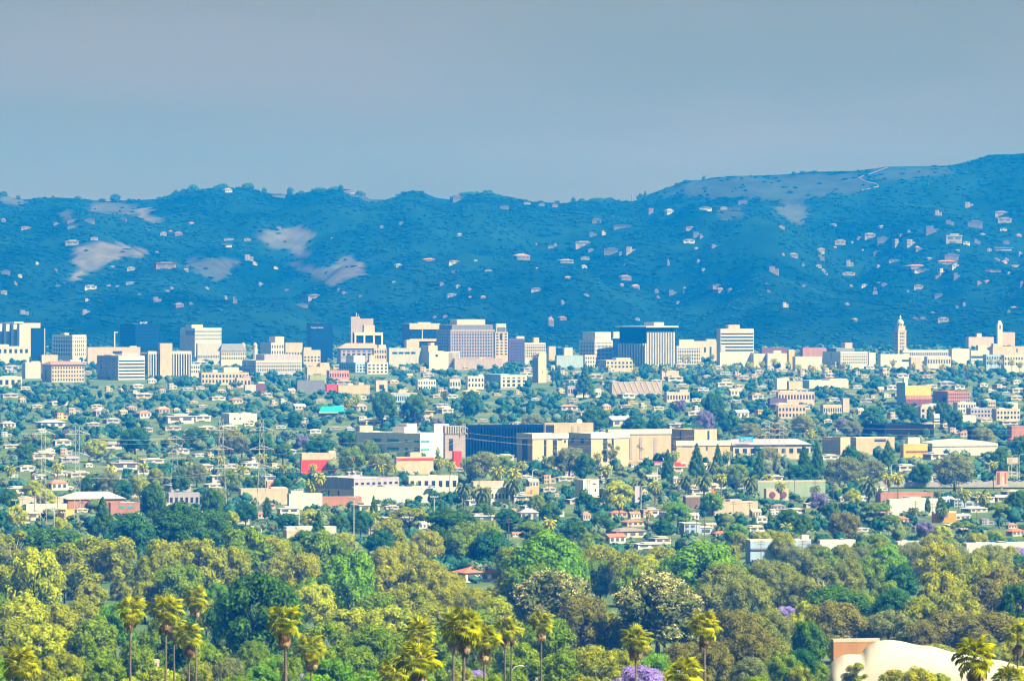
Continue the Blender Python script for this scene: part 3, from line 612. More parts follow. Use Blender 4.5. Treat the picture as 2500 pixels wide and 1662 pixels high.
extra(r_, 'white_upright', wm('chalk'), (Wr * .4, Wr * .4 + 1, -.9, .2, Zr(829, 6300) - z0, Zr(803, 6300) - z0))
B('cream stucco block with plant room before the black banded office', 1028, 1046, 1068, 845, 880, 5900, 'cream', None, None, [(1044, 1060, 837, 845, 'cream')])
r_, Wr, Wl, H, z0, th = B('ribbed white concrete block with a dark emblem on its wall', 1042, 1048, 1122, 860, 896, 5800, 'chalk', None, None, [(1050, 1085, 857, 860)], dep=20, mk='ribbed white block', wins=[(1063, 1069, 865, 871)])
for k in range(9): extra(r_, 'rib', wm('chalk'), (Wr * (.66 + .038 * k), Wr * (.66 + .038 * k) + .6, -1.1, .1, 0, H))
r_, Wr, Wl, H, z0, th = B('huge brownish slab office with a cream stair tower at one end', 1064, 1100, 1209, 806, 868, 6050, 'taupe', ('g', 17, 9, 'lilac'), ('g', 8, 9, 'lilac'), [(1070, 1206, 793, 807, 'slate'), (1098, 1184, 780, 793, 'beige')], mk='brown slab office', th=14)
B('tall cream stair tower closing the huge brown slab office', 1205, 1209, 1240, 812, 868, 6000, 'cream', {'y': (812, 868), 's': ('p', 3, 8)}, None, [(1208, 1238, 790, 799, 'palegreen'), (1210, 1236, 799, 812, 'slate')], dep=16, wins=[(1220, 1226, 815, 829)])
B('low lilac shop terrace below the huge brown slab office', 1104, 1110, 1228, 876, 890, 5800, 'taupe', None, None, [(1165, 1185, 873, 876, 'cream'), (1205, 1226, 870, 876, 'cream')], roof='beige', dep=20)
B('dark purple-grey office with a white plant box on its roof', 1238, 1242, 1281, 828, 880, 6150, 'purple', ('G', 9, 8, 'purple'), None, [(1258, 1281, 821, 829, 'chalk')], dep=26, mk='purple-grey office')
B('white office of close-set upright windows beside the purple-grey office', 1277, 1281, 1332, 838, 868, 6050, 'white', ('g', 11, 5), None, [(1300, 1316, 824, 838, 'cream')], dep=26)
r_, Wr, Wl, H, z0, th = B('slender free-standing tower with ribbed grey side and round-arched cream front', 1300, 1316, 1334, 868, 942, 5230, 'cream', None, None, [], name='bell_tower', cat='tower', mk='slender ribbed tower', cap='cream', th=42)
for k in range(4): extra(r_, 'rib', wm('grey'), (-.9, .1, Wl * (.04 + .25 * k), Wl * (.14 + .25 * k), 0, H - 1))
extra(r_, 'slit_window', gl(), (Wr * .46, Wr * .54, -.2, .2, H * .36, H * .44))
link('arched_head', MB().poly([(Wr * .5 + Wr * .5 * math.cos(a), 0, H + Wr * .42 * math.sin(a)) for a in np.linspace(0, math.pi, 9)] + [(Wr * .5 + Wr * .5 * math.cos(a), Wl * .5, H + Wr * .42 * math.sin(a)) for a in np.linspace(0, math.pi, 9)], [tuple(range(8, -1, -1)), tuple(range(9, 18))] + [(k, k + 1, k + 10, k + 9) for k in range(8)]).mesh('arched_head'), r_, wm('cream'))
B('small cream box building just behind the slender ribbed tower', 1336, 1340, 1357, 847, 872, 6100, 'cream')
B('dark glass cube between two small white boxes', 1354, 1358, 1378, 851, 870, 6150, 'navy', ('D', 3), None, cap='navy')
B('small white box with shaded foot beside the dark glass cube', 1374, 1378, 1398, 850, 868, 6080, 'chalk')
B('long windowless blue-grey wall building', 1355, 1359, 1432, 869, 890, 5900, 'blue', None, None, dep=20, roof='palegreen')
B('white low block with a few windows at the foot of the white bank tower', 1424, 1428, 1452, 868, 892, 5750, 'chalk', ('p', 4, 3))
r_, Wr, Wl, H, z0, th = B('white gridded bank tower with lettered blank top storeys', 1415, 1452, 1496, 832, 886, 6000, 'white', ('g', 13, 6), ('g', 10, 6), [(1423, 1492, 811, 833, 'chalk')], mk='white bank tower', th=38)
faint_letters(r_, 8, 12, 2.4, (Wr * .1, Wl * .04 - .2, Zr(822, 6000) - z0), wm('slate'), 3)
B('shaded blue wing with white cap beside the white bank tower', 1492, 1495, 1516, 826, 878, 6100, 'navy', ('D', 10, 0, 'navy'), None, [(1495, 1515, 810, 826, 'white')], dep=20, cap='white')  # shadow on this side is put into the navy wall colour
r_, Wr, Wl, H, z0, th = B('big tower of white vertical fins under a thin overhanging roof slab', 1514, 1578, 1648, 801, 884, 5950, 'navy', {'y': (811, 895), 's': ('F', 17, 0, 'chalk')}, {'y': (838, 895), 's': ('F', 10, 0, 'chalk')}, [(1575, 1624, 787, 799, 'lilac')], cap='navy', mk='white-finned tower', th=43)  # left fins cover only the sunlit stretch; its light put into their length
extra(r_, 'roof_slab', wm('chalk'), (-4, Wr + 4, -4, Wl + 4, H + .9, H + 2.6))
B('low cream annex with domed rooflight at the foot of the white-finned tower', 1462, 1480, 1545, 880, 894, 5700, 'cream', ('p', 7, 2), ('p', 3, 2), [(1500, 1545, 874, 880, 'cream')])
B('white apartment block beside the white-finned tower', 1648, 1652, 1712, 846, 888, 6050, 'white', ('g', 10, 5), None, [(1655, 1700, 829, 846, 'white')], dep=24)
B('flat beige block behind the white apartments', 1690, 1694, 1752, 834, 862, 6300, 'beige', None, None, [(1722, 1750, 828, 834, 'beige')], wins=[(1719, 1724, 848, 860)], dep=26)
B('small beige block with cut corner beside the horizontally banded office', 1733, 1737, 1753, 848, 875, 6150, 'beige')
r_, Wr, Wl, H, z0, th = B('white office with nine bold horizontal window bands and a blank penthouse', 1751, 1759, 1841, 804, 872, 6050, 'white', ('b', 9, 0, 'chalk'), None, [(1773, 1807, 793, 805, 'cream')], mk='bold banded office', th=12)
faint_letters(r_, 14, 20, 1.4, (Wr * .25, -.6, Zr(808, 6050) - z0), wm('grey'), 4)
extra(r_, 'blank_panel', wm('grey'), (-.1, Wr * .14, -.8, .1, 0, Zr(843, 6050) - z0))
B('white podium below the bold banded office', 1754, 1758, 1832, 862, 878, 5900, 'chalk', None, None, [(1786, 1830, 860, 862)], dep=20)
B('beige low shop building next to the banded office', 1828, 1840, 1870, 865, 880, 5900, 'beige')
B('dusky red-roofed store row far behind the yellow panel', 1856, 1860, 1924, 850, 866, 6400, 'maroon', None, None, dep=24, roof='brick')
B('stepped white warehouse left of the yellow panel'.replace('left of', 'beside'), 1868, 1874, 1927, 864, 882, 5900, 'white', None, None, [(1884, 1908, 856, 864, 'white')], dep=24)
B('bright yellow upright panel building among white warehouses', 1922, 1926, 1940, 855, 878, 5850, 'yellow', None, None, dep=10, mk='yellow panel')
B('long white and orange striped low store', 1936, 1942, 2008, 872, 880, 5750, 'white', None, None, roof='white', dep=16)
B('dull red brick hall beyond the striped store', 1954, 1960, 2018, 850, 872, 6250, 'brick', None, None, [(1962, 1976, 846, 850, 'maroon')], dep=24)
B('white library-like office with a blank side and window grid', 2014, 2052, 2120, 860, 884, 5850, 'chalk', ('g', 14, 4), None, [(2018, 2084, 850, 861, 'slate'), (2058, 2085, 837, 850, 'taupe')], wins=[(2031, 2033.5, 862, 878)], mk='white blank-sided office', th=24)
B('pale store beside the blank-sided office', 2116, 2122, 2138, 862, 882, 5900, 'chalk')
# the civic tower
d_ = 6450; x_ = X(2198, d_); zb = gz(d_); sp = d_ / F
t = thing('city_hall_tower', 'tall cream civic tower with tiled dome and lantern', 'tower', (x_, d_, zb), R(20)); mark('domed civic tower', 2198, 810); CLEAR.append((2184, 2213, 846, d_))
h1 = Zr(808, d_) - zb; w1 = 13.2 * sp * .83
link('shaft', MB().box(-w1, w1, -w1, w1, 0, h1).box(-w1 - .5, w1 + .5, -w1 - .5, w1 + .5, h1, h1 + 1.2).mesh('shaft'), t, wm('cream'))
g_ = MB()
for i in range(3):
    for j in range(7):
        u = (-.42 + .42 * i) * w1; g_.box(u - .75, u + .75, -w1 - .12, -w1 + .3, h1 - 4.5 - j * 4.6, h1 - 2 - j * 4.6); g_.box(-w1 - .12, -w1 + .3, u - .75, u + .75, h1 - 4.5 - j * 4.6, h1 - 2 - j * 4.6)
link('glazing', g_.mesh('glazing'), t, gl(), kind='stuff')
h2 = Zr(797, d_) - zb; w2 = w1 * .82; link('upper_stage', MB().box(-w2, w2, -w2, w2, h1 + 1.2, h2).box(-w2 - .4, w2 + .4, -w2 - .4, w2 + .4, h2, h2 + .7).mesh('upper_stage'), t, wm('cream'))
h3 = Zr(790, d_) - zb; dm = link('drum', MB().lathe([(w2 * .86, h2 + .7), (w2 * .86, h3), (w2 * .98, h3 + .1), (w2 * .98, h3 + .8)], 12).mesh('drum'), t, wm('chalk'))
for k in range(6):
    a = k * math.pi / 3; link('arch_opening', MB().box(-1.0, 1.0, -w2 * .9, -w2 * .7, h2 + 1.4, h3 - .8).mesh('arch_opening'), dm, gl(), None, a)
h4 = Zr(779, d_) - zb; link('dome', MB().lathe([(w2 * .92 * math.cos(a), h3 + .8 + (h4 - h3 - .8) * math.sin(a)) for a in np.linspace(0, 1.48, 9)], 16).mesh('dome'), t, wm('palegreen'))
link('lantern', MB().lathe([(1.3, h4 - .6), (1.2, h4 + 2.2), (1.7, h4 + 2.4), (.9, h4 + 3.6), (.15, h4 + 5.6), (.1, h4 + 7)], 8).mesh('lantern'), t, wm('chalk'))
# church on the slope
d_ = 6900; t = thing('church', 'small pale church with a round-topped belfry against the hill foot', 'church', (X(2440, d_), d_, gz(d_)), R(10)); mark('pale hillside church', 2445, 805); CLEAR.append((2434, 2480, 820, d_))
h_ = Zr(790, d_) - gz(d_); link('belfry', MB().box(-3.7, 3.7, -3.7, 3.7, 0, h_).lathe([(3.3, h_), (3.3, h_ + 1.5), (2.6, h_ + 3.2), (1.2, h_ + 4.2), (.1, h_ + 4.6)], 12).mesh('belfry'), t, wm('chalk'))
extra(t, 'belfry_opening', gl(), (-.9, .9, -3.9, -3.5, h_ - 8, h_ - 2)); hn = Zr(811, d_) - gz(d_); extra(t, 'nave', wm('pink'), (3.7, 23, -2.5, 12, 0, hn))
B('salmon villa roofs stepping below the hillside church', 2359, 2365, 2428, 824, 832, 6850, 'pink', None, None, [(2384, 2398, 814, 824, 'white')], roof='salmon', dep=14)
B('long thin white store terrace in front of the domed civic tower', 2198, 2204, 2322, 856, 866, 6100, 'white', ('p', 22, 1), None, [(2205, 2218, 850, 856, 'cream')], dep=14)
B('big plain white box store below the domed civic tower', 2146, 2150, 2222, 866, 888, 5800, 'chalk', None, None, [(2206, 2221, 864, 866)], dep=20, wins=[(2203, 2221, 878, 883), (2180, 2190, 880, 884)], mk='plain white box store')
B('white shop with rounded gable between box store and palms', 2220, 2224, 2251, 874, 888, 5700, 'pink')
B('white market hall with many small roof humps', 2258, 2264, 2323, 872, 886, 5750, 'white', ('p', 9, 1), None, [(2286, 2320, 870, 872)], dep=18)
B('white boxes on a roofline beyond the market hall', 2318, 2324, 2368, 853, 872, 6000, 'chalk', None, None, [(2325, 2346, 850, 853)], dep=18)
B('small white cube on the long terrace near the church', 2384, 2388, 2410, 844, 856, 6200, 'white')
B('pale office with two long window strips', 2366, 2370, 2424, 857, 874, 6050, 'white', ('b', 2, 0, 'white'), None, dep=18)
B('large cream windowless block at the edge of the skyline', 2418, 2424, 2560, 847, 866, 6000, 'cream', None, None, [(2422, 2440, 839, 847, 'cream')], wins=[(2483, 2486, 850, 860)], dep=30, mk='large cream block')
B('pale blue windowed annex before the large cream block', 2402, 2408, 2452, 867, 886, 5700, 'blue', ('p', 7, 2))
B('white windowed annex before the large cream block', 2446, 2452, 2540, 868, 888, 5680, 'white', ('p', 13, 2), None, dep=22)
# ---------------------------------------------------------------- the middle distance
S = 'store'
def M(label, xl, xc, xr, yt, yv, yb, wall, Rf=None, Lf=None, tops=(), **k):
    k.setdefault('name', 'store_building'); return B(label, xl, xc, xr, yt, yv, dr(yb), wall, Rf, Lf, tops, **k)
M('white flat shop by the frame edge with two dark openings', -25, -20, 52, 921, 938, 948, 'white', ('p', 5, 1), None, [(0, 44, 918, 921)], dep=16)
M('cream villa block with loggia windows below the blank pylon slab', 484, 492, 606, 911, 930, 940, 'cream', ('p', 14, 2), None, [(538, 584, 897, 911, 'white'), (515, 530, 903, 911, 'white')], dep=22, mk='cream loggia block')
M('pink-trimmed white shop row with round-headed gables', 572, 578, 612, 924, 936, 946, 'pink', ('p', 4, 1), None, [(590, 610, 918, 924, 'salmon')])
M('blue-grey shed beside a dark crimson lean-to', 594, 598, 625, 941, 951, 957, 'grey', None, None, roof='white')
M('dark crimson lean-to with a white edge', 622, 626, 648, 938, 950, 955, 'maroon', None, None, [(627, 646, 932, 938, 'white')])
M('olive green shop box behind a dark shed', 752, 756, 796, 917, 928, 938, 'olive', None, None, [(780, 796, 914, 917, 'olive')])
M('long dark slate shed with flat roof', 722, 726, 792, 930, 950, 958, 'slate', None, None, dep=20)
M('cream pavilion roof below the dark blue lettered tower', 742, 750, 805, 897, 908, 925, 'cream', None, None, [(780, 808, 886, 897, 'cream')])
M('peach hacienda-style store with tall salmon roof', 796, 804, 852, 906, 918, 930, 'salmon', ('p', 8, 1), None, roof='salmon')
M('red flat canopy beside a long yellow wall', 794, 798, 826, 940, 949, 956, 'red', None, None, roof='salmon')
M('long yellow stucco wall building half hidden by pale palms', 822, 826, 902, 942, 956, 962, 'tan', None, None, [(845, 862, 936, 942, 'beige'), (872, 888, 934, 942, 'cream')], dep=14, mk='long yellow wall')
M('beige cottage store with a dark doorway', 914, 918, 946, 930, 948, 956, 'beige', None, None, wins=[(926, 938, 939, 950)])
M('white two-storey house row among dark trees', 1014, 1020, 1064, 928, 944, 952, 'chalk', ('p', 7, 2))
M('white twin cottage half hidden by cypresses', 1094, 1098, 1124, 927, 940, 950, 'white', ('p', 4, 1))
M('white office with projecting cube east of a dark conifer'.replace('east of', 'near'), 1136, 1142, 1182, 920, 940, 950, 'chalk', ('p', 5, 2), None, [(1166, 1180, 914, 920)])
M('pale blue school block with broad window bays', 1180, 1222, 1286, 916, 940, 950, 'blue', ('g', 5, 3, 'chalk'), None, dep=18, th=22, mk='pale blue school block')
M('low blue-walled motel under a thin cream roof edge', 948, 954, 1018, 961, 975, 985, 'blue', ('p', 12, 1), None, [(968, 992, 953, 961, 'beige')], cap='cream', dep=16)
M('lilac duplex with a white column porch', 1380, 1386, 1418, 944, 957, 966, 'lilac', ('p', 5, 1))
M('white colonnaded long house', 1402, 1406, 1466, 951, 964, 972, 'chalk', ('g', 12, 1))
r_, Wr, Wl, H, z0, th = M('long taupe hall with a row of slanted white roof ribs', 1488, 1494, 1617, 934, 956, 966, 'taupe', None, None, dep=22, mk='white-ribbed taupe hall')
for k in range(9): link('roof_rib', MB().poly([(Wr * k / 9 + .2, -.4, H + .9), (Wr * k / 9 + 1.2, -.4, H + .9), (Wr * k / 9 + 5.6, -.4, H - 9), (Wr * k / 9 + 4.6, -.4, H - 9)] + [(Wr * k / 9 + .2, .3, H + .9), (Wr * k / 9 + 1.2, .3, H + .9), (Wr * k / 9 + 5.6, .3, H - 9), (Wr * k / 9 + 4.6, .3, H - 9)], [(0, 3, 2, 1), (4, 5, 6, 7), (0, 1, 5, 4), (1, 2, 6, 5), (2, 3, 7, 6), (3, 0, 4, 7)]).mesh('roof_rib'), r_, wm('beige'))
M('cream strip shop with a bright white roof line', 1612, 1616, 1658, 907, 918, 928, 'cream', None, None, [(1616, 1656, 905, 907, 'chalk')])
M('pale apartment cluster before the white-ribbed hall', 1622, 1628, 1684, 959, 972, 982, 'beige', ('p', 8, 1), None, [(1655, 1680, 951, 959, 'pink')])
M('white gallery cube, first of the long modern terrace', 1892, 1897, 1926, 925, 942, 950, 'chalk')
M('cream middle block of the long modern terrace', 1922, 1926, 1960, 932, 948, 953, 'cream')
M('long white modern terrace with stepped roof boxes', 1956, 1976, 2074, 930, 938, 948, 'white', None, None, [(2012, 2072, 925, 930)], th=20, mk='white modern terrace')
M('pinkish apartment house with dark upper band', 1896, 1900, 1990, 958, 972, 990, 'pink', ('p', 12, 1), None, [(1900, 1955, 954, 958, 'white')], mk='pinkish apartment house')
M('dark blue flat roof with a white edge below pink apartments', 1876, 1880, 1922, 974, 984, 996, 'purple', None, None)
M('rose stucco apartments with three window bays', 1896, 1900, 1968, 991, 1014, 1022, 'pink', ('p', 8, 2), None, [(1932, 1958, 988, 991, 'pink')])
M('slim pink stair tower above a cream bungalow', 2054, 2058, 2074, 974, 996, 1006, 'pink', None, None, cat='building')
M('cream bungalow court under the slim pink stair tower', 2004, 2010, 2056, 990, 1002, 1012, 'cream', ('p', 8, 1))
r_, Wr, Wl, H, z0, th = M('yellow-fronted theatre with maroon base and a curved white corner tower', 2194, 2211, 2275, 944, 980, 990, 'yellow', None, None, [(2206, 2218, 924, 944, 'chalk')], mk='yellow-fronted theatre', th=20)
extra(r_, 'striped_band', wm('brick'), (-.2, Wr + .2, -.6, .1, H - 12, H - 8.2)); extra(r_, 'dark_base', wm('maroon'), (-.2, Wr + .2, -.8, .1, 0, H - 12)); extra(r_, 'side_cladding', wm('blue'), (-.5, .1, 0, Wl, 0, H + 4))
for k in range(9): extra(r_, 'stripe', wm('salmon'), (Wr * (k + .3) / 9, Wr * (k + .55) / 9, -.75, -.5, H - 11.6, H - 8.6))
M('orange brick apartment block beyond the yellow-fronted theatre', 2284, 2314, 2370, 957, 976, 986, 'brick', ('p', 10, 3), None, mk='orange brick block', th=24)
M('white and yellow apartment corner with balconies', 2242, 2248, 2296, 994, 1014, 1026, 'cream', ('p', 4, 2), None, [(2246, 2290, 989, 994, 'chalk')])
M('white stacked flats below a dark teal awning', 2276, 2280, 2294, 1012, 1028, 1036, 'chalk', ('b', 3, 0, 'chalk'))
for i, (a, b, y0, y1, c, lab) in enumerate([(2330, 2384, 984, 1002, 'white', 'white flats with small roof boxes, highest of the pale cluster'), (2392, 2432, 978, 992, 'cream', 'cream flat-roofed flats above the pale cluster'), (2362, 2428, 998, 1012, 'lilac', 'lilac-grey flats in the middle of the pale cluster'), (2425, 2492, 1000, 1018, 'beige', 'beige flats with an orange awning in the pale cluster'), (2448, 2486, 984, 996, 'white', 'white duplex at the upper corner of the pale cluster'), (2334, 2384, 1016, 1024, 'chalk', 'long white porch roof at the foot of the pale cluster')]):
    M(lab, a, a + 8, b, y0, y1, y1 + 8, c, ('p', 7, 2) if y1 - y0 > 12 else None, None, [(a + 12, a + 30, y0 - 4, y0, 'chalk')] if i < 4 else (), mk='pale flats cluster' if i == 2 else None, group='flats of the pale cluster')
# teal roof, white gabled hall
r_, Wr, Wl, H, z0, th = M('open shelter with a bright teal sloping roof', 776, 782, 838, 1006, 1010, 1018, 'slate', None, None, dep=16, mk='bright teal roof')
link('roof_slope', MB().poly([(-1.5, -2, H + .2), (Wr + 1, -2, H + .9), (Wr + 1, 14, H + 5.6), (4, 14, H + 4.4), (-1.5, -2, H - .4), (Wr + 1, -2, H + .3), (Wr + 1, 14, H + 5.0), (4, 14, H + 3.8)], [(0, 1, 2, 3), (7, 6, 5, 4), (0, 4, 5, 1), (1, 5, 6, 2), (2, 6, 7, 3), (3, 7, 4, 0)]).mesh('roof_slope'), r_, wm('teal')); extra(r_, 'roof_edge', wm('chalk'), (-1.6, Wr * .75, -2.4, -2.05, H - .7, H + .3))
M('white rambling hall with low wings among the trees', 536, 560, 626, 1012, 1024, 1036, 'chalk', None, None, [(580, 610, 1008, 1012)], wins=[(571, 575, 1020, 1024), (584, 588, 1020, 1024)], mk='white rambling hall', th=20)
# medical campus
r_, Wr, Wl, H, z0, th = M('long lilac-white clinic with ribbon windows and cream roof boxes', 866, 1026, 1081, 1060, 1098, 1122, 'paint', None, None, [(956, 1010, 1045, 1061, 'paint'), (1004, 1056, 1037, 1061, 'chalk')],
  wins=[(905, 928, y, y + 7) for y in (1073, 1093)] + [(943, 973, y, y + 7) for y in (1073, 1093)] + [(988, 995, y, y + 7) for y in (1073, 1093)] + [(1010, 1024, y, y + 7) for y in (1073, 1093)] + [(1027, 1048, y, y + 6) for y in (1075, 1095)], winc='aqua', mk='ribbon-windowed clinic', th=50, name='clinic_building', roof='white')
M('cream roof-top stair house on the clinic', 868, 878, 910, 1042, 1058, 1115, 'cream', None, None, wins=[(884, 892, 1053, 1059)], name='clinic_building')
M('white end block of the clinic with a lattice screen', 1056, 1060, 1096, 1038, 1058, 1116, 'paint', None, None, name='clinic_building'); M('recessed grey entrance block at the clinic end', 1081, 1086, 1136, 1042, 1108, 1119, 'taupe', {'y': (1041, 1058), 's': ('f', 12, 0, 'chalk')}, None, wins=[(1096, 1106, 1071, 1100)], name='clinic_building')
M('broad black-blue glass hall behind the tan hospital', 1128, 1132, 1327, 1040, 1104, 1118, 'navy', ('F', 26, 0, 'navy'), None, cap='navy', dep=40, mk='black-blue glass hall')
PAR = dict(cap='chalk', name='hospital_building', roof='white')
def hosp(label, xl, xc, xr, yt, yv, yb, wins=(), **k):
    q = dict(PAR); q.update(k); r_, Wr, Wl, H, z0, th = M(label, xl, xc, xr, yt, yv, yb, 'tan', None, None, wins=wins, **q)
    if q['cap'] == 'chalk': extra(r_, 'parapet_band', wm('chalk'), (-.5, Wr + .3, -.5, -.02, H - 2.6, H + 1.0), (-.5, -.02, -.02, Wl, H - 2.6, H + 1.0))
    return r_
hosp('tan hospital wing with white parapet and a tall dark glass slot', 1262, 1300, 1387, 1062, 1098, 1152, [(1275, 1288, 1074, 1146), (1328, 1334, 1074, 1130), (1350, 1360, 1074, 1130), (1378, 1382, 1075, 1082), (1362, 1373, 1073, 1076)], mk='tan hospital wing', th=32)
hosp('tan hospital wing with shaded side and one deep dark joint', 1387, 1443, 1537, 1061, 1090, 1140, [(1396, 1402, 1071, 1082), (1418, 1426, 1071, 1082), (1473, 1483, 1072, 1128), (1494, 1499, 1072, 1110)], mk='joint-marked hospital wing', th=34)
rr_ = hosp('windowless tan upper storey with two brown strips behind the hospital wings', 1326, 1330, 1449, 1035, 1058, 1122, [(1332, 1353, 1037, 1061)], cap='tan')
for a in (1399, 1415): extra(rr_, 'brown_strip', wm('taupe'), ((a - 1330) * .285, (a - 1330) * .285 + 1.9, -.25, .1, 2, 24))
rr_ = hosp('long tan hospital rear block with brown strips and white roof edge', 1480, 1486, 1640, 1051, 1082, 1128, [(1490, 1530, 1054, 1059)])
for a in (1540, 1566, 1603): extra(rr_, 'brown_strip', wm('taupe'), ((a - 1486) * .28, (a - 1486) * .28 + 2, -.25, .1, 2, 17))
hosp('tan hospital end block with grey shaded side and roof railing', 1637, 1695, 1752, 1051, 1074, 1126, [(1661, 1665, 1052, 1074), (1728, 1733, 1052, 1074)], cap='tan', th=36)
hosp('low white-roofed clinic wing under the grey-sided hospital block', 1646, 1652, 1784, 1079, 1090, 1140, [(1665, 1690, 1088, 1091), (1725, 1728, 1083, 1100), (1767, 1771, 1085, 1090)])
d_ = dr(1122) + 12; t = thing('satellite_dish', 'white satellite dish on the windowless tan hospital storey', 'dish', (X(1413, d_), d_, Zr(1035, d_)), R(20)); link('dish_bowl', MB().lathe([(.1, 0), (1.2, .35), (2.0, 1.1), (2.1, 1.2)], 14).mesh('dish_bowl'), t, wm('chalk'), (0, -.3, 1.4)).rotation_euler = (R(65), 0, 0); extra(t, 'mount', wm('grey'), (-.2, .2, -.2, .2, -.2, 1.8))
# stores
r_, Wr, Wl, H, z0, th = M('long blue-grey roofed discount store with cream walls', 1780, 1790, 1982, 1088, 1102, 1122, 'cream', ('p', 10, 1), None, dep=46, mk='blue-signed store')
link('roof_slope', MB().poly([(-1, -1.2, H + .6), (Wr + 1, -1.2, H + .6), (Wr - 4, 20, H + 4.2), (4, 20, H + 4.2), (-1, 46, H + .6), (Wr + 1, 46, H + .6)], [(0, 1, 2, 3), (1, 5, 2), (5, 4, 3, 2), (4, 0, 3)]).mesh('roof_slope'), r_, wm('lilac'))
u = (1803 - 1790) * dr(1122) / F; pan = extra(r_, 'sign_panel', wm('sky'), (u, u + 10.2, -2, -1.5, Zr(1079, dr(1122)) - z0, Zr(1066, dr(1122)) - z0)); lettering(r_, 'ROSS', 3.4, (u + 1.0, -2.1, Zr(1077.2, dr(1122)) - z0), (R(90), 0, 0), wm('chalk'), .1)
r_, Wr, Wl, H, z0, th = M('tan box cinema with pale scattered lettering on its shaded side', 2010, 2052, 2078, 1070, 1104, 1114, 'tan', None, None, mk='tan box cinema', th=48)
for k in range(16): extra(r_, 'letter', wm('blue' if k % 3 else 'chalk'), (-.25, .1, Wl * (.30 + .042 * k), Wl * (.322 + .042 * k), H - 3 - 1.6 * ((k * 7) % 4), H - 1.6 - 1.6 * ((k * 7) % 4)))
M('tan shop hall with dark blue clerestory and white roof edge', 2080, 2090, 2186, 1070, 1082, 1110, 'tan', None, None, wins=[(2136, 2164, 1072, 1078)], dep=20, cap='white')
r_, Wr, Wl, H, z0, th = M('ochre two-tier shop with a bright white upper wall', 2200, 2206, 2266, 1086, 1106, 1116, 'yellow', None, None, [(2212, 2248, 1068, 1087, 'chalk')], mk='ochre two-tier shop', dep=14); extra(r_, 'brown_joint', wm('brown'), (2, Wr + .1, -.3, .1, H - 5.4, H - 4.2))  # brown band standing slightly proud of the ochre front
M('wide black roofed hall on thin piers', 2100, 2160, 2284, 1040, 1052, 1078, 'black', None, None, [], dep=18, cap='black', th=20, roof='black', mk='wide black roof')
M('black-roofed warehouse near the frame edge', 2364, 2370, 2424, 1044, 1062, 1076, 'black', None, None, cap='black', roof='black')
M('rust brick shop by the frame edge with white corner sign', 2462, 2470, 2530, 1042, 1056, 1080, 'brick', None, None, [(2470, 2484, 1052, 1058, 'white')])
r_, Wr, Wl, H, z0, th = M('long white vaulted hall above the freeway trees', 2270, 2276, 2440, 1086, 1092, 1112, 'white', None, None, dep=24, mk='white vaulted hall')
link('vault', MB().poly([(Wr * k / 10, -.5, H + 3.6 * math.sin(math.pi * (.12 + .8 * k / 10))) for k in range(11)] + [(Wr * k / 10, 24, H + 3.6 * math.sin(math.pi * (.12 + .8 * k / 10))) for k in range(11)] + [(0, -.5, H - 1), (Wr, -.5, H - 1)], [(k, k + 1, k + 12, k + 11) for k in range(10)] + [(21 + 1, 23, *range(10, -1, -1))]).mesh('vault'), r_, wm('chalk'))
r_, Wr, Wl, H, z0, th = M('cream-topped store with a bright red lower wall', 730, 737, 820, 1109, 1136, 1156, 'cream', None, None, [(800, 820, 1101, 1109, 'chalk'), (748, 764, 1105, 1109, 'white')], mk='red-walled store', dep=24)
extra(r_, 'red_wall', wm('red'), (-.4, Wr + .3, -.5, .1, 0, H - 3.6)); 
M('small red kiosk wall beside the red-walled store', 846, 850, 862, 1117, 1134, 1142, 'red')
r_, Wr, Wl, H, z0, th = M('low cream store with a thin red stripe along its top', 962, 968, 1058, 1118, 1146, 1158, 'cream', None, None, [(996, 1030, 1105, 1118, 'cream')], mk='red-striped cream store', dep=22); extra(r_, 'red_stripe', wm('red'), (-.2, Wr + .2, -.35, .1, H - 1.4, H - .1)); extra(r_, 'shell_emblem', wm('yellow'), (3.8, 5.6, -.3, .1, H - 7, H - 5.2))
M('red scaffold-backed wall between the clinic and bare trees', 1104, 1108, 1127, 1104, 1126, 1140, 'red')
r_, Wr, Wl, H, z0, th = M('grey-lilac warehouse with a dark upper band and pale wall', 765, 864, 972, 1170, 1194, 1222, 'lilac', {'y': (1176, 1186), 's': ('p', 8, 1)}, None, [(786, 820, 1166, 1170, 'white')], mk='grey-lilac warehouse', th=40, roof='white')
extra(r_, 'pale_cladding', wm('chalk'), (-.4, .1, 0, Wl, 0, H - 6)); 
for k in range(2): extra(r_, 'dark_door', wm('purple'), (-.6, .05, Wl * (.36 + .26 * k), Wl * (.36 + .26 * k) + 1.2, 2, 5.5))
M('long pale retaining wall store below the grey-lilac warehouse', 858, 864, 1072, 1192, 1212, 1228, 'chalk', None, None, [(1000, 1070, 1188, 1192, 'white')], dep=18, roof='white')
M('white two-storey block with small square windows', 990, 998, 1118, 1165, 1184, 1202, 'chalk', ('p', 7, 1), None, [(1040, 1068, 1160, 1165, 'white')], dep=22, mk='square-windowed white block')
M('salmon tile-roofed shed beside the power line poles', 776, 783, 882, 1216, 1226, 1240, 'brick', None, None, roof='salmon', dep=12)
M('white stucco flats with dark upright slits', 1190, 1198, 1242, 1196, 1222, 1236, 'chalk', {'y': (1200, 1222), 's': ('p', 5, 1)}, None, [(1150, 1236, 1190, 1197, 'taupe')])
M('dark-roofed long house behind the white stucco flats', 1150, 1156, 1246, 1178, 1190, 1210, 'beige', None, None, roof='taupe')
M('brown and white cube house with a small window', 1404, 1424, 1463, 1174, 1198, 1212, 'chalk', None, None, wins=[(1447, 1455, 1180, 1183), (1452, 1456, 1194, 1200)], mk='brown-white cube house', th=40)
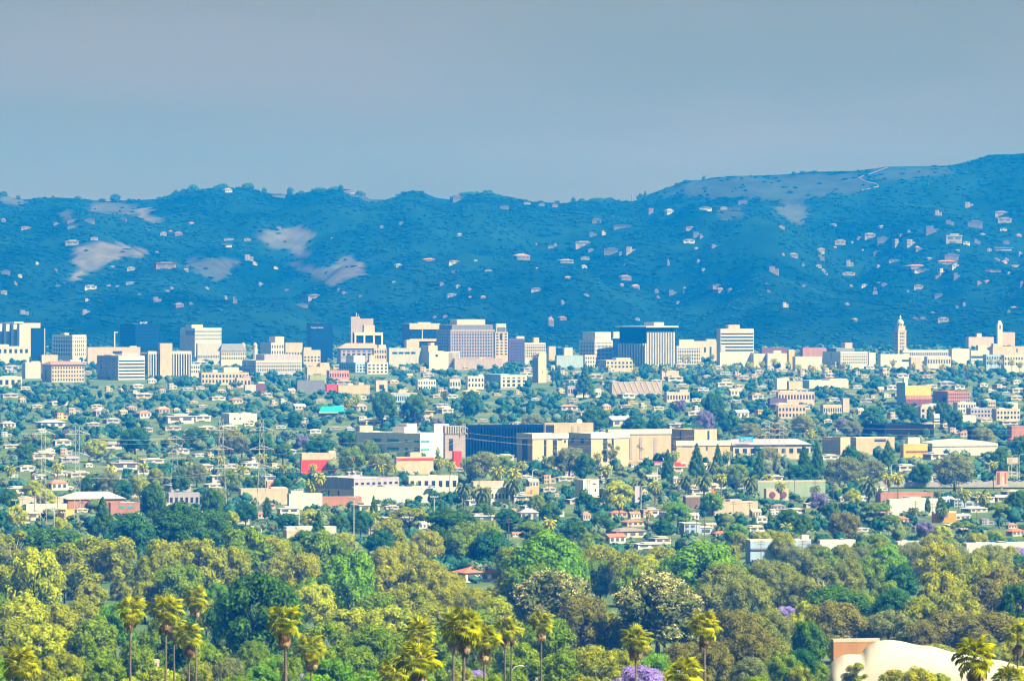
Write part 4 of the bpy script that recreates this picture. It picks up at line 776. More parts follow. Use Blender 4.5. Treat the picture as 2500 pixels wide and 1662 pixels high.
M('slate blue side of a narrow two-storey house', 1528, 1550, 1562, 1190, 1224, 1232, 'lilac', None, None, wins=[(1545, 1549, 1201, 1206)], th=48)
r_, Wr, Wl, H, z0, th = M('long grey-green warehouse with a cream roof edge', 1843, 1850, 2018, 1177, 1194, 1214, 'green', None, None, dep=24, cap='cream', roof='cream', mk='grey-green warehouse')
r_, Wr, Wl, H, z0, th = M('yellow shopfront with two round maroon windows', 1866, 1871, 1926, 1196, 1212, 1222, 'cream', None, None, dep=8, wins=[(1929, 1936, 1205, 1210)][:0])
for u in (.27, .78): link('round_window', MB().lathe([(0.01, 0), (1.9, 0), (1.9, .3), (.01, .32)], 14).mesh('round_window'), r_, wm('maroon'), (Wr * u, .05, H - 2.8)).rotation_euler = (R(90), 0, 0)
M('big white plain hall with brown base behind two cypresses', 2166, 2172, 2300, 1222, 1244, 1258, 'chalk', None, None, dep=30, mk='plain white hall', cap='chalk')
M('bright orange shed below the big white plain hall', 2276, 2280, 2336, 1252, 1268, 1276, 'orange', None, None, wins=[(2304, 2316, 1256, 1262)], winc='aqua', mk='bright orange shed', roof='white', cap='chalk')
M('reddish brown flat roofs of a shop row', 2140, 2150, 2282, 1206, 1214, 1226, 'brick', None, None, roof='salmon', dep=18)
M('cream workshop with pale green gable', 1730, 1738, 1852, 1228, 1246, 1258, 'cream', None, None, [(1775, 1812, 1220, 1228, 'pink')], dep=16, mk='cream workshop')
M('low dark-walled store with a white coping', 1668, 1674, 1710, 1213, 1224, 1240, 'brown', None, None, cap='chalk')
M('long white flat-roofed depot with grey wall', 1822, 1832, 1982, 1322, 1362, 1384, 'blue', {'y': (1338, 1342), 's': ('b', 1, 0, 'slate')}, None, [(1972, 1994, 1308, 1322, 'chalk')], dep=60, roof='chalk', cap='chalk', mk='long white depot')
M('far end of the flat-roofed depot behind feathery trees', 1996, 2002, 2090, 1322, 1360, 1378, 'chalk', None, None, [(2050, 2064, 1315, 1322, 'slate')], dep=50, roof='chalk', cap='chalk', keep=False)
M('wide white workshop roofs beside the depot', 2186, 2192, 2300, 1325, 1350, 1374, 'chalk', ('p', 9, 1), None, [(2250, 2285, 1316, 1325, 'white'), (2200, 2216, 1318, 1325, 'grey')], dep=50, roof='chalk', cap='white', keep=False)
M('long white shed at the frame edge by the lilac tree', 2352, 2360, 2560, 1330, 1372, 1390, 'chalk', None, None, [(2435, 2460, 1323, 1330, 'slate'), (2380, 2400, 1324, 1330, 'white')], dep=50, roof='chalk', cap='chalk', keep=False)
# left-hand yards
M('low white-roofed depot with roof vents', 36, 44, 152, 1217, 1224, 1240, 'beige', None, None, [(45, 70, 1212, 1217, 'white'), (75, 110, 1213, 1217, 'white')], dep=34, roof='chalk', mk='vented white depot')
r_, Wr, Wl, H, z0, th = M('broad white gabled warehouse among the pylons', 158, 166, 302, 1222, 1232, 1248, 'brick', None, None, dep=30, roof='chalk', mk='broad white warehouse')
_W, _H = Wr, H; link('roof_slope', MB().poly([(-.8, -.8, _H + .9), (_W + .8, -.8, _H + .9), (_W * .78, 15, _H + 4.4), (_W * .22, 15, _H + 4.4), (-.8, 30, _H + .9), (_W + .8, 30, _H + .9)], [(0, 1, 2, 3), (1, 5, 2), (5, 4, 3, 2), (4, 0, 3)]).mesh('roof_slope'), r_, wm('chalk'))
M('small white shed roofs below the vented depot', 58, 64, 162, 1234, 1240, 1256, 'chalk', None, None, dep=20, roof='chalk')
M('yellow-sided lean-to under the power lines', 140, 160, 180, 1247, 1262, 1272, 'yellow', None, None, th=40, roof='white')
M('brown brick depot wall with yellow shutters', 262, 270, 340, 1230, 1248, 1262, 'brick', None, None, [(286, 330, 1226, 1230, 'lilac')], wins=[(290, 305, 1234, 1241), (311, 326, 1234, 1241)], winc='aqua')
M('grey long store with dark window below the tall pylon', 406, 412, 486, 1206, 1220, 1236, 'lilac', ('p', 6, 1), None, roof='chalk')
M('cream motor court with white roofs beside the tall pylon', 580, 588, 702, 1196, 1212, 1232, 'cream', None, None, [(700 - 46, 700, 1190, 1196, 'beige')], dep=20, roof='white')
M('salmon gable end above the motor court', 648, 652, 702, 1178, 1192, 1212, 'salmon', None, None, wins=[(664, 674, 1185, 1192)])
M('white workshop with long roof next to the motor court', 700, 706, 786, 1208, 1228, 1244, 'chalk', None, None, [(705, 742, 1198, 1208, 'chalk')], dep=20, roof='chalk')
M('white cube house peeping over the wood with grey door', 688, 700, 736, 1298, 1322, 1345, 'cream', None, None, [(690, 720, 1293, 1298, 'white')], wins=[(711, 723, 1317, 1324)], mk='white cube house', th=16, roof='chalk')
M('long white low depot roof above bushes at the tree edge', 690, 700, 820, 1290, 1296, 1330, 'white', None, None, dep=14, keep=False, roof='chalk')
# dome hall and rust wall in front
# ---------------------------------------------------------------- houses on the hills (column, foot row, width, height, colours)
HILL = """8,541,15,10,p 60,561,34,9,w 174,600,42,16,w 228,586,26,8,w 172,543,32,9,l 217,543,34,11,l 172,558,27,9,l 297,538,30,7,l 397,575,22,10,w 435,575,26,12,p 416,566,12,5,s
554,587,36,6,w 548,601,42,6,c 603,588,23,7,w 90,646,13,9,c 398,655,72,18,p 606,636,30,18,w 622,647,14,12,c 316,661,30,11,w 273,653,18,5,w 12,669,30,12,l 48,677,15,10,c 216,707,44,13,c
265,699,14,5,w 286,700,13,4,w 316,694,36,7,w 8,718,22,10,w 213,735,14,9,c 420,706,12,9,w 408,713,20,6,w 382,737,28,16,p 436,750,30,14,p 466,744,15,9,l 573,741,15,22,l 551,731,10,12,w 208,766,28,14,w 58,768,28,14,w
636,698,16,12,w 541,760,7,5,c 673,657,15,9,c 763,731,64,15,g 735,748,40,9,l 972,652,24,11,c 1046,638,40,10,s 1106,645,38,11,c 1110,666,24,8,l 1190,662,26,5,w 1160,638,14,5,w 1100,725,32,10,w 1147,727,13,5,s 1179,728,18,8,s
848,471,42,6,w 1114,493,36,17,l 676,481,46,9,l 555,470,28,14,c 1062,776,16,7,p 1086,775,18,7,p 1230,510,30,10,l 1284,499,26,6,w 1320,503,22,8,p 1352,506,22,9,p 1592,520,30,15,p 1634,523,28,17,c 1721,513,40,9,c 1765,512,24,8,w
1812,499,32,12,l 1455,545,30,14,l 1447,577,24,15,l 1474,574,14,14,c 1515,557,60,10,l 1420,602,58,15,w 1440,615,22,10,l 1489,622,46,20,l 1538,618,36,20,g 1343,606,22,8,p 1309,598,8,7,p 1272,634,54,19,s 1381,641,48,11,s
1426,634,30,9,g 1425,655,20,11,c 1526,648,20,5,l 1687,560,40,8,w 1702,578,32,16,l 1680,594,38,12,c 1700,608,12,6,c 1632,648,9,20,p 1526,684,38,17,p 1551,705,26,14,s 1518,699,14,9,s 1602,715,22,13,l 1640,720,32,16,l 1672,713,14,16,g
1606,728,16,9,l 1752,702,60,10,p 1758,713,30,14,p 1305,712,42,11,g 1373,744,13,16,p 1344,796,20,30,p 1372,781,28,12,p 2365,506,28,16,w 2290,526,24,16,w 2442,526,44,12,w 2450,544,46,15,w 2448,563,26,7,c 2378,555,50,20,l 2318,548,28,15,l
2274,570,44,24,l 2326,592,54,24,w 2121,582,38,15,w 2155,594,40,19,l 2189,600,26,21,w 2222,601,38,21,w 2049,598,36,15,w 2081,594,8,7,w 2358,597,24,9,c 2384,594,24,13,l 2455,595,22,10,l 2424,609,112,6,w 2106,612,10,5,w 2002,616,26,12,w
2003,634,26,17,l 2140,622,24,11,l 1937,628,28,14,p 1912,624,10,8,w 1888,667,34,22,p 2074,650,24,20,g 2144,653,16,9,w 2318,636,54,20,l 2310,645,68,13,s 2238,655,70,12,s 2248,664,48,8,c 2329,656,30,14,c 2299,671,22,21,c 2335,680,24,18,l
2452,642,18,9,c 2470,650,44,5,w 2418,663,62,7,l 2066,672,52,9,w 2015,669,15,8,w 2078,700,12,8,w 2108,702,24,10,c 2156,699,26,10,l 2238,706,38,13,g 2216,713,12,7,l 2390,695,22,12,p 2292,726,36,11,l 1917,750,20,16,c 1873,698,14,10,l 1877,714,12,10,l
2300,787,38,14,w 1300,480,8,5,w 2495,700,20,18,l 2490,625,18,14,w 2180,640,40,8,p 1960,700,18,7,l 1705,640,12,9,w 1960,650,14,10,l 140,700,16,7,l 505,705,14,7,w 340,720,12,6,l 700,710,16,6,l 880,725,14,7,l 960,690,12,5,w"""
HC = {'w': ('plaster', 'taupe'), 'c': ('grey', 'plaster'), 'p': ('rose', 'rose'), 's': ('sand', 'brick'), 'l': ('dusk', 'dusk'), 'g': ('plaster', 'sand')}
for tok in HILL.split():
    px, y, w_, h_, c = tok.split(','); px, y, w_, h_ = float(px), float(y), float(w_), float(h_); q = w_ / h_
    kind = 'hip' if c == 's' or (c in 'pc' and q < 2.4 and random.random() < .5) else ('modern' if q > 2.1 else 'block')
    house(px, y, w_ * .88, h_ * .76, kind, HC[c][0], HC[c][1], None, None, None, 'houses on the hillside', keep=False, name='hillside_house')
d_ = place(1543, 492); t = thing('ridge_mast', 'slim dark mast on the ridge beside the grassy rise', 'mast', (X(1543, d_), d_, float(terr(X(1543, d_), d_)) - 1)); mark('ridge mast', 1543, 480)
link('mast_shaft', MB().tube([(0, 0, 0), (0, 0, 15)], [1.3, 1.0], 8).mesh('mast_shaft'), t, wm('slate')); link('mast_head', MB().lathe([(1.0, 14.9), (1.4, 15.2), (1.2, 16)], 8).mesh('mast_head'), t, wm('grey'))
# dirt road on the grassy rise
def drape(name, pts, wd, m_, lift=1.2):
    V = []; Fc = []
    for i, (px, y) in enumerate(pts):
        d = place(px, y); x = X(px, d); V += [(x, d - wd, float(terr(x, d - wd)) + lift), (x, d + wd, float(terr(x, d + wd)) + lift)]
        if i: Fc.append((2 * i - 2, 2 * i, 2 * i + 1, 2 * i - 1))
    o = link(name, MB().poly(V, Fc).mesh(name), None, m_); o['kind'] = 'structure'; return o
drape('dirt_road', [(2096, 468), (2130, 460), (2146, 456), (2140, 450), (2118, 445), (2100, 438), (2098, 434)], 3, wm('plaster'), 1.0)
drape('dirt_road', [(2097, 436), (2108, 430), (2120, 427), (2140, 420), (2155, 414), (2168, 410)], 4, wm('plaster'), 1.0)

# ---------------------------------------------------------------- houses of the valley: column, foot row, width, height, kind, wall, roof
VAL = """53,984,20,14,h,c,s 148,1024,34,17,b,y,t 122,1044,78,20,h,w,l 18,1044,42,16,h,w,l 12,1066,34,12,b,c,w 180,1012,32,16,b,p,w 245,1016,44,20,h,l,l 320,1004,28,14,h,p,k 350,1020,40,18,h,w,k 396,1010,38,18,h,l,s 430,1008,18,13,h,p,s 460,1010,16,12,b,c,w
430,1034,88,20,m,w,c 492,1028,46,14,m,w,w 300,1012,24,12,g,y,s 100,1056,26,10,h,w,p 150,1088,48,14,m,w,w 270,1096,66,14,m,w,c 335,1100,38,12,m,c,w 120,1108,30,14,h,p,p 160,1110,34,16,b,p,p 215,1108,26,12,b,w,w 30,1094,50,8,m,w,w 440,1108,44,12,m,w,l
215,1140,24,9,m,w,w 300,1150,76,22,m,w,l 345,1158,40,12,m,w,l 60,1150,50,12,m,w,w 30,1164,30,10,b,w,s 190,1166,54,14,m,c,w 140,1196,54,26,h,w,b 335,1180,22,14,b,y,c 560,1110,30,16,b,w,t 512,1116,22,12,b,c,w 672,1142,30,12,b,w,c 620,1132,18,16,b,p,w
575,985,38,14,h,c,k 730,1000,34,14,g,p,w 668,990,20,14,b,p,c 710,960,22,12,g,p,w 880,1002,34,16,h,p,s 890,1030,40,14,b,w,c 935,1024,34,16,b,w,c 1015,1018,88,16,m,c,p 1035,1030,32,11,b,y,c 540,960,26,10,h,c,p 560,950,18,10,b,c,w 650,970,32,10,m,c,w 690,985,20,12,b,w,w
370,935,26,12,h,w,c 420,950,24,14,b,c,w 395,960,20,12,h,c,k 300,960,22,14,h,c,c 265,955,20,12,b,c,w 330,965,24,12,b,w,w 1035,908,32,12,b,p,w 985,905,26,10,b,c,w 1000,922,18,10,g,c,c 1080,960,26,14,b,c,c 1150,965,46,14,h,p,c 1165,945,24,16,b,c,w 1265,962,16,10,b,y,w
1370,960,26,12,b,c,w 1340,930,18,14,b,c,w 1385,1001,56,14,h,p,k 1405,1048,24,9,m,c,c 1382,1048,22,8,m,c,c 1520,1040,84,24,g,c,w 1480,1000,26,14,h,p,s 1570,998,20,14,b,c,w 1640,972,26,12,b,w,w 1560,930,18,10,b,c,c 1625,924,18,14,b,w,w 1465,960,20,12,b,c,w
1795,966,36,18,g,w,c 1845,976,40,14,m,p,c 1810,1020,40,20,g,w,w 1860,1016,36,16,b,y,c 1960,918,26,14,b,p,s 1985,905,30,14,b,c,w 2020,912,24,14,b,p,s 2045,900,26,16,b,c,w 2090,914,20,12,b,p,k 2150,960,18,16,g,p,p 2100,1012,20,16,g,c,c 2165,970,24,10,b,w,w
2340,950,34,10,m,w,c 2400,944,26,8,m,w,w 2440,950,36,12,b,p,w 2480,938,26,10,m,w,w 2160,920,26,22,b,p,c 2060,905,20,14,b,y,c 1880,905,20,14,b,c,w 1800,920,22,14,b,c,w 2110,1020,30,12,h,p,c 2180,1022,30,16,b,p,p 2330,1058,30,14,b,p,s 2355,1066,32,14,h,c,k 2310,1046,30,12,m,c,w
2480,1084,34,18,h,c,t 2130,1030,22,10,b,p,c 2020,1034,22,10,m,c,w 2050,1052,40,9,m,p,s 2290,1012,36,14,b,c,w 1700,1002,20,12,b,w,c 1765,1006,14,8,g,w,w 1890,1060,20,14,b,c,w 1600,960,24,12,h,c,s 1660,900,28,12,m,c,w 1490,908,24,12,b,c,w 1350,905,22,12,b,c,w 1375,915,24,12,b,c,c
1650,1180,34,18,h,c,l 1600,1168,30,14,b,p,c 1618,1145,16,14,b,c,k 1545,1140,24,12,h,w,k 1690,1196,40,14,h,p,p 1750,1226,44,16,h,p,k 1570,1208,24,14,h,p,c 1590,1174,34,16,g,c,c 1475,1168,28,12,h,p,l 1390,1165,30,14,b,p,p 1340,1180,36,20,b,c,s 1300,1190,34,22,g,c,c
1510,1262,50,16,h,c,t 1548,1266,34,18,g,w,k 1585,1262,50,20,m,w,l 1645,1266,74,24,h,l,r 1690,1268,36,16,g,w,w 1545,1284,60,16,h,p,t 1430,1270,26,22,h,p,b 1700,1304,84,28,b,u,w 1530,1312,104,24,h,c,r 1500,1326,60,24,g,w,t 1610,1328,60,16,m,c,c 1640,1304,36,12,h,c,t 1580,1340,72,14,m,w,w
1290,1268,54,26,h,c,l 1255,1258,28,18,b,p,b 1760,1310,44,14,h,p,t 1735,1290,30,14,g,p,c 1845,1262,30,20,g,c,c 1815,1252,26,12,h,p,s 1855,1276,40,14,m,w,w 1900,1244,40,14,h,l,r 1890,1256,26,14,b,w,w 1990,1212,30,18,b,p,l 2060,1224,36,14,h,c,p 2010,1228,30,10,m,w,w 2105,1224,40,12,m,w,w
2350,1236,60,18,b,u,w 2310,1230,44,18,g,w,w 2400,1226,60,14,m,w,w 2455,1224,60,16,g,c,w 2380,1250,70,14,h,c,w 2345,1268,54,14,g,c,w 2470,1210,54,12,m,c,w 2200,1278,40,18,h,c,t 2240,1300,30,16,b,w,l 2410,1280,36,14,b,l,l 2480,1308,50,18,h,c,t 2160,1262,44,18,h,p,b 2470,1290,30,14,h,c,b
1167,1420,128,36,h,w,t 1085,1345,40,14,h,w,t 1180,1350,46,16,g,w,b 710,1292,50,16,h,p,k 640,1265,40,16,h,p,t 585,1275,36,20,g,c,r 625,1300,30,16,b,w,w 360,1340,20,16,b,w,w 655,1242,36,12,m,c,t 1260,1310,26,12,g,w,t 1215,1280,24,14,h,p,t 430,1285,20,10,g,w,w"""
VC = {'w': 'chalk', 'c': 'cream', 'p': 'pink', 's': 'salmon', 'l': 'lilac', 'k': 'brick', 'y': 'yellow', 't': 'tile', 'b': 'brick', 'r': 'shingle', 'u': 'blue'}
KN = {'h': 'hip', 'g': 'gable', 'b': 'block', 'm': 'modern'}
SPECIAL = {'1167,1420': ('white bungalow with a clean orange hipped roof in the wood', 'orange-roofed bungalow')}
for tok in VAL.split():
    px, y, w_, h_, k_, a_, b_ = tok.split(','); lab = SPECIAL.get(px + ',' + y)
    house(float(px), float(y), float(w_), float(h_), KN[k_], VC[a_], VC[b_], None, None, lab and lab[0], mk=lab and lab[1])

rh = random.Random(5)
for k in range(70):       # more small villas between the listed ones, thickest on the long slope
    px = rh.choice((rh.uniform(1400, 2490), rh.uniform(2000, 2490), rh.uniform(20, 1400))); y = rh.uniform(540, 790); house(px, y, rh.uniform(9, 20), rh.uniform(5, 8), rh.choice(('hip', 'block', 'modern')), rh.choice(('plaster', 'sand', 'dusk', 'rose')), rh.choice(('plaster', 'dusk', 'brick')), None, None, None, 'houses on the hillside', keep=False, name='hillside_house')
n_shop = 0
for k in range(900):      # low flat-roofed shops and sheds
    y = rh.choice((rh.uniform(885, 950), rh.uniform(900, 985), rh.uniform(950, 1060), rh.uniform(1090, 1210), rh.uniform(1190, 1310))); px = rh.uniform(5, 2495); w_ = rh.uniform(22, 48) * (1 + max(0, y - 950) / 420); d_ = d_of_row(y); h_ = w_ * rh.uniform(.16, .30)
    if blocked(px, w_ * 1.1, y - h_, d_) or any(a - w_ * .45 < px < b + w_ * .45 and abs(y - yb) < 9 for a, b, yb, db in CLEAR): continue
    n_shop += 1
    if n_shop > 240: break
    c_ = rh.choice(('chalk', 'white', 'cream', 'pink', 'beige', 'lilac')); t_ = house(px, y, w_, h_, 'modern', c_, rh.choice(('paint', 'chalk', 'white')), d=d_, label=' ', group='low shops of the valley', name='shop', cat='shop'); del t_['label']; auto(t_, f'low {CW[c_]} shop', px, y)
for k in range(110):      # more low pale roofs between the trees
    px = rh.uniform(10, 2490); y = rh.choice((rh.uniform(885, 1000), rh.uniform(950, 1060), rh.uniform(1120, 1300))); w_ = rh.uniform(18, 34) * (1 + max(0, y - 950) / 420); d_ = d_of_row(y)
    if any(a - 6 < px < b + 6 and y - 26 < yb + 12 and y > yb - 34 for a, b, yb, db in CLEAR): continue
    kd = rh.choice(('hip', 'gable', 'block', 'modern', 'hip')); house(px, y, w_, w_ * rh.uniform(.3, .46), kd, rh.choice(('chalk', 'white', 'cream', 'pink', 'plaster', 'sand')), rh.choice(('chalk', 'white', 'cream', 'shingle', 'salmon', 'lilac', 'tile')), d=d_)
# ---------------------------------------------------------------- pylons, poles, freeway, signs
STEEL = mat('steel_galvanised', (.40, .38, .33), .6, .1, .5, .4); STEEL2 = mat('steel_pale', (.55, .53, .48), .6, .1, .5, .4); WOOD = mat('pole_wood', (.14, .10, .075), .9, .2, 1.0)
INS = mat('insulator_brown', (.20, .05, .03), .4, .1, 1.0)
def pylon(label, px, ytop, ybase, arms, half, base_px, mk=None, rz=.1):
    d = d_of_row(ybase); s = d / F; x = X(px, d); z0 = float(gz(d)); H = Zr(ytop, d) - z0; wb = base_px * s / 2; wt = 1.0
    t_ = thing('transmission_pylon', label, 'pylon', (x, d, z0), rz, 'power pylons over the yards')
    if not label: auto(t_, 'grey lattice pylon', px, (ytop + ybase) / 2)
    if mk: mark(mk, px, (ytop + ybase) / 2)
    n = 9; W = lambda k: wb + (wt - wb) * (1 - (1 - k / n) ** 1.6)
    for sx, sy in ((1, 1), (1, -1), (-1, 1), (-1, -1)):
        link('leg', MB().tube([(sx * W(k), sy * W(k), H * k / n) for k in range(n + 1)], .11 if ybase > 1230 else .06, 4).mesh('leg'), t_, STEEL)
    mb = MB(); rb = .05 if ybase > 1230 else .03
    for k in range(n):
        a, b, z1, z2 = W(k), W(k + 1), H * k / n, H * (k + 1) / n
        for q in range(4):
            c, s_ = ((1, 0), (0, 1), (-1, 0), (0, -1))[q]
            P = lambda u, w_, z: (c * w_ - s_ * u, s_ * w_ + c * u, z)
            mb.tube([P(-a, a, z1), P(b, b, z2)], rb, 3, False).tube([P(a, a, z1), P(-b, b, z2)], rb, 3, False)
    link('lattice_bracing', mb.mesh('lattice_bracing'), t_, STEEL)
    tips = []
    for ya in arms:
        za = Zr(ya, d) - z0; hw = half * s
        am = MB().tube([(-hw, 0, za), (0, .9, za + .1), (hw, 0, za)], .20, 4).tube([(-hw, 0, za), (0, 0, za + 2.2), (hw, 0, za)], .17, 4).tube([(-hw * .5, 0, za), (-hw * .5, 0, za + 1.0)], .12, 3).tube([(hw * .5, 0, za), (hw * .5, 0, za + 1.0)], .12, 3)
        a_ = link('crossarm', am.mesh('crossarm'), t_, STEEL)
        for u in (-1, 1):
            link('insulator', MB().lathe([(.1, 0), (.42, -.3), (.3, -.8), (.42, -1.2), (.3, -1.8), (.1, -2.2)], 6).mesh('insulator'), a_, INS, (u * hw * .97, 0, za)); tips.append((x + u * hw * .97, d, z0 + za - 2.2))
    return tips
pA = pylon('tall lattice pylon with three crossarms rising over the motor court', 540, 1022, 1262, (1051, 1097, 1143), 30, 30, 'tall pylon')
pB = pylon('twin lattice pylon beside the tall one, half hidden by trees', 639, 1024, 1252, (1051, 1097, 1143), 30, 26)
pC = pylon('slim lattice pylon over the broad white warehouse', 106, 1042, 1282, (1060, 1112, 1157), 28, 16)
pD = pylon('slim lattice pylon with dark arms next to the brown brick depot', 189, 1040, 1276, (1060, 1113, 1156), 30, 16, 'slim dark-armed pylon')
pE = pylon('far lattice pylon with splayed legs between yards', 427, 1066, 1206, (1072, 1090, 1106), 18, 26)
pF = pylon('far splayed pylon in front of the blue-signed store', 1874, 1030, 1168, (1034, 1048, 1062), 16, 26, 'splayed pylon')
pG = pylon('far splayed pylon over the store roof beside another', 1908, 1028, 1166, (1034, 1048, 1062), 16, 30)
pH = pylon('thin pylon mast beside the clinic entrance', 1132, 1034, 1172, (1046, 1060), 10, 8)
def wire(a, b, sag, i=0):
    P = [tuple(np.array(a) + (np.array(b) - np.array(a)) * t_ - np.array([0, 0, sag * 4 * t_ * (1 - t_)])) for t_ in np.linspace(0, 1, 13)]
    px = PX0 + F * (a[0] + b[0]) / (a[1] + b[1]); y = row((a[1] + b[1]) / 2, (a[2] + b[2]) / 2 - sag)
    o = thing('power_line', None, 'power line', (0, 0, 0), 0, 'power lines between the pylons', None, MB().tube(P, .038, 4, False).mesh('power_line'), STEEL); auto(o, 'thin sagging power line', px, y)
for a, b in ((pC, pE), (pD, pA), (pD, pB), (pE, pB)):
    for k in range(0, 6, 2): wire(a[k + 1], b[k], 1.6)
for k in (0, 2, 4): wire((-420, pC[k][1] - 300, pC[k][2] + 3), pC[k], 3); wire(pB[k + 1], pH[min(k, 3)], 6); wire(pH[min(k, 3)], pF[k], 7); wire(pG[k + 1], (860, 3300, pG[k][2] + 6), 7)
def pole(px, ytop, ybase, kind='wood', label=None):
    d = d_of_row(ybase); z0 = float(gz(d)); H = Zr(ytop, d) - z0; x = X(px, d); nm = {'wood': 'utility_pole', 'lamp': 'street_lamp', 'steel': 'floodlight_pole'}[kind]
    t_ = thing(nm, label, nm.split('_')[-1], (x, d, z0), random.uniform(-.3, .3), nm.replace('_', ' ') + 's'); auto(t_, {'wood': 'wooden utility pole', 'lamp': 'grey street lamp', 'steel': 'tall pale steel pole'}[kind], px, ytop)
    link('pole_shaft', MB().tube([(0, 0, 0), (0, 0, H)], [.22, .15], 6).mesh('pole_shaft'), t_, WOOD if kind == 'wood' else STEEL2)
    if kind == 'wood':
        for z in (H - .6, H - 1.9): c = link('crossarm', MB().box(-1.5, 1.5, -.09, .09, z - .1, z + .1).mesh('crossarm'), t_, WOOD); link('insulator', MB().box(-1.4, -1.25, -.1, .1, z + .1, z + .4).box(1.25, 1.4, -.1, .1, z + .1, z + .4).box(.5, .65, -.1, .1, z + .1, z + .4).mesh('insulator'), c, wm('grey'))
    elif kind == 'lamp':
        link('lamp_arm', MB().tube([(0, 0, H - .1), (.7, 0, H + .7), (1.8, 0, H + 1.0), (2.6, 0, H + .95)], .12, 6).mesh('lamp_arm'), t_, STEEL2); link('lamp_head', MB().box(2.3, 3.4, -.25, .25, H + .8, H + 1.02).mesh('lamp_head'), t_, wm('chalk'))
    else:
        c = link('crossarm', MB().box(-2.2, 2.2, -.15, .15, H - .4, H - .1).mesh('crossarm'), t_, STEEL2)
        for u in (-1.8, -.6, .6, 1.8): link('floodlight', MB().box(u - .35, u + .35, -.4, .1, H - .2, H + .4).mesh('floodlight'), c, wm('chalk'))
for a in """132,1240,1330 158,1250,1320 38,1220,1280 730,1195,1330 864,1215,1320 1060,1212,1290""".split(): pole(*map(float, a.split(',')), 'steel')
for a in """54,1210,1275 84,1205,1265 140,1205,1290 282,1190,1260 336,1110,1240 855,1155,1215 1097,1130,1218 1075,1110,1170 1340,1150,1225 1435,1165,1225 1440,1170,1230 1360,1205,1260 1656,1160,1215 1692,1165,1230 1675,1250,1320 1700,1235,1310 1720,1260,1320 1790,1222,1262 1830,1225,1262 1940,1165,1220 1990,1170,1240 2035,1175,1240 2235,1222,1275 2276,1228,1275 2385,1225,1270 2220,1270,1320 1858,1318,1400 1960,1318,1390 2290,1190,1240 2340,1185,1250 1242,1265,1330 1640,1310,1390 692,1120,1200 1170,1165,1215 2060,1538,1640""".split(): pole(*map(float, a.split(',')))
for a in """540,1622,1700 1250,1634,1712 1300,1150,1230 990,1140,1190 1565,1190,1250 2300,1118,1190 2470,1115,1185 2488,1112,1186 2176,1135,1180 1795,1640,1720""".split(): pole(*map(float, a.split(',')), 'lamp')
# billboards and hanging signs
def board(label, px0, px1, y0, y1, ybase, face, bands=(), legs=2, mk=None, rz=8):
    d = d_of_row(ybase); s = d / F; z0 = float(gz(d)); x = X((px0 + px1) / 2, d); w_ = (px1 - px0) * s / 2; a, b = Zr(y1, d) - z0, Zr(y0, d) - z0
    t_ = thing('billboard', label, 'billboard', (x, d, z0), R(rz), 'roadside billboards')
    if mk: mark(mk, (px0 + px1) / 2, (y0 + y1) / 2)
    p = extra(t_, 'panel', wm(face), (-w_, w_, -.2, .2, a, b)); extra(t_, 'catwalk', STEEL, (-w_ - .3, w_ + .3, -.9, -.25, a - .5, a - .3))
    for k in range(legs): u = 0 if legs == 1 else (-.7 + 1.4 * k) * w_; extra(t_, 'leg', STEEL, (u - .25, u + .25, -.05, .45, -.5, a - .31))
    for (u0, u1, v0, v1, c) in bands: extra(p, 'picture', wm(c), (-w_ + 2 * w_ * u0, -w_ + 2 * w_ * u1, -.26, -.19, a + (b - a) * v0, a + (b - a) * v1))
    CLEAR.append((px0, px1, y1, d)); return t_
board('pale billboard with orange and brown streaks by the palms', 1283, 1316, 1187, 1208, 1232, 'cream', [(.1, .3, .1, .4, 'orange'), (.35, .5, .1, .6, 'rust'), (.55, .75, .1, .75, 'yellow'), (.78, .95, .1, .4, 'pink')], mk='streaky billboard')
board('tall pink and red painted billboard over the freeway', 2430, 2462, 1150, 1184, 1196, 'salmon', [(.05, .3, .05, .95, 'maroon'), (.3, .5, .35, .75, 'olive'), (.72, .85, .1, .9, 'red'), (.5, .7, .0, .6, 'pink')], 1, mk='pink painted billboard', rz=25)
board('blank sand-coloured billboard on two poles above the freeway', 2458, 2488, 1116, 1130, 1186, 'beige', [(.1, .5, .2, .8, 'tan')])
board('small white lightbox sign on a post', 1355, 1365, 1203, 1212, 1238, 'cream', [(.2, .8, .3, .7, 'orange')], 1)
board('red and white roadside sign with a slanted top', 1647, 1674, 1128, 1138, 1196, 'red', [(.55, 1.0, .6, 1.0, 'chalk')], 1, mk='red-white road sign')
board('small red sign above white palings', 1598, 1612, 1126, 1133, 1170, 'red', [(0, 1, .0, .35, 'chalk')], 1)
board('orange arch sign beside a dark palm', 1736, 1746, 1188, 1214, 1220, 'orange', [(.3, .6, .2, .8, 'rust')], 2)
board('green freeway direction sign', 2386, 2394, 1157, 1164, 1190, 'teal', [(.2, .8, .45, .6, 'chalk')], 1); board('second green freeway sign, smaller, by the lamp', 2306, 2313, 1164, 1169, 1190, 'teal', [(.2, .8, .4, .6, 'chalk')], 1)
board('white hexagon-like road sign on the freeway lamp', 2296, 2303, 1156, 1161, 1189, 'chalk', [(.3, .7, .3, .7, 'grey')], 1)
board('teal hoarding panel between conifers', 1940, 1952, 1128, 1140, 1146, 'teal', [(.1, .9, .8, .95, 'green')])
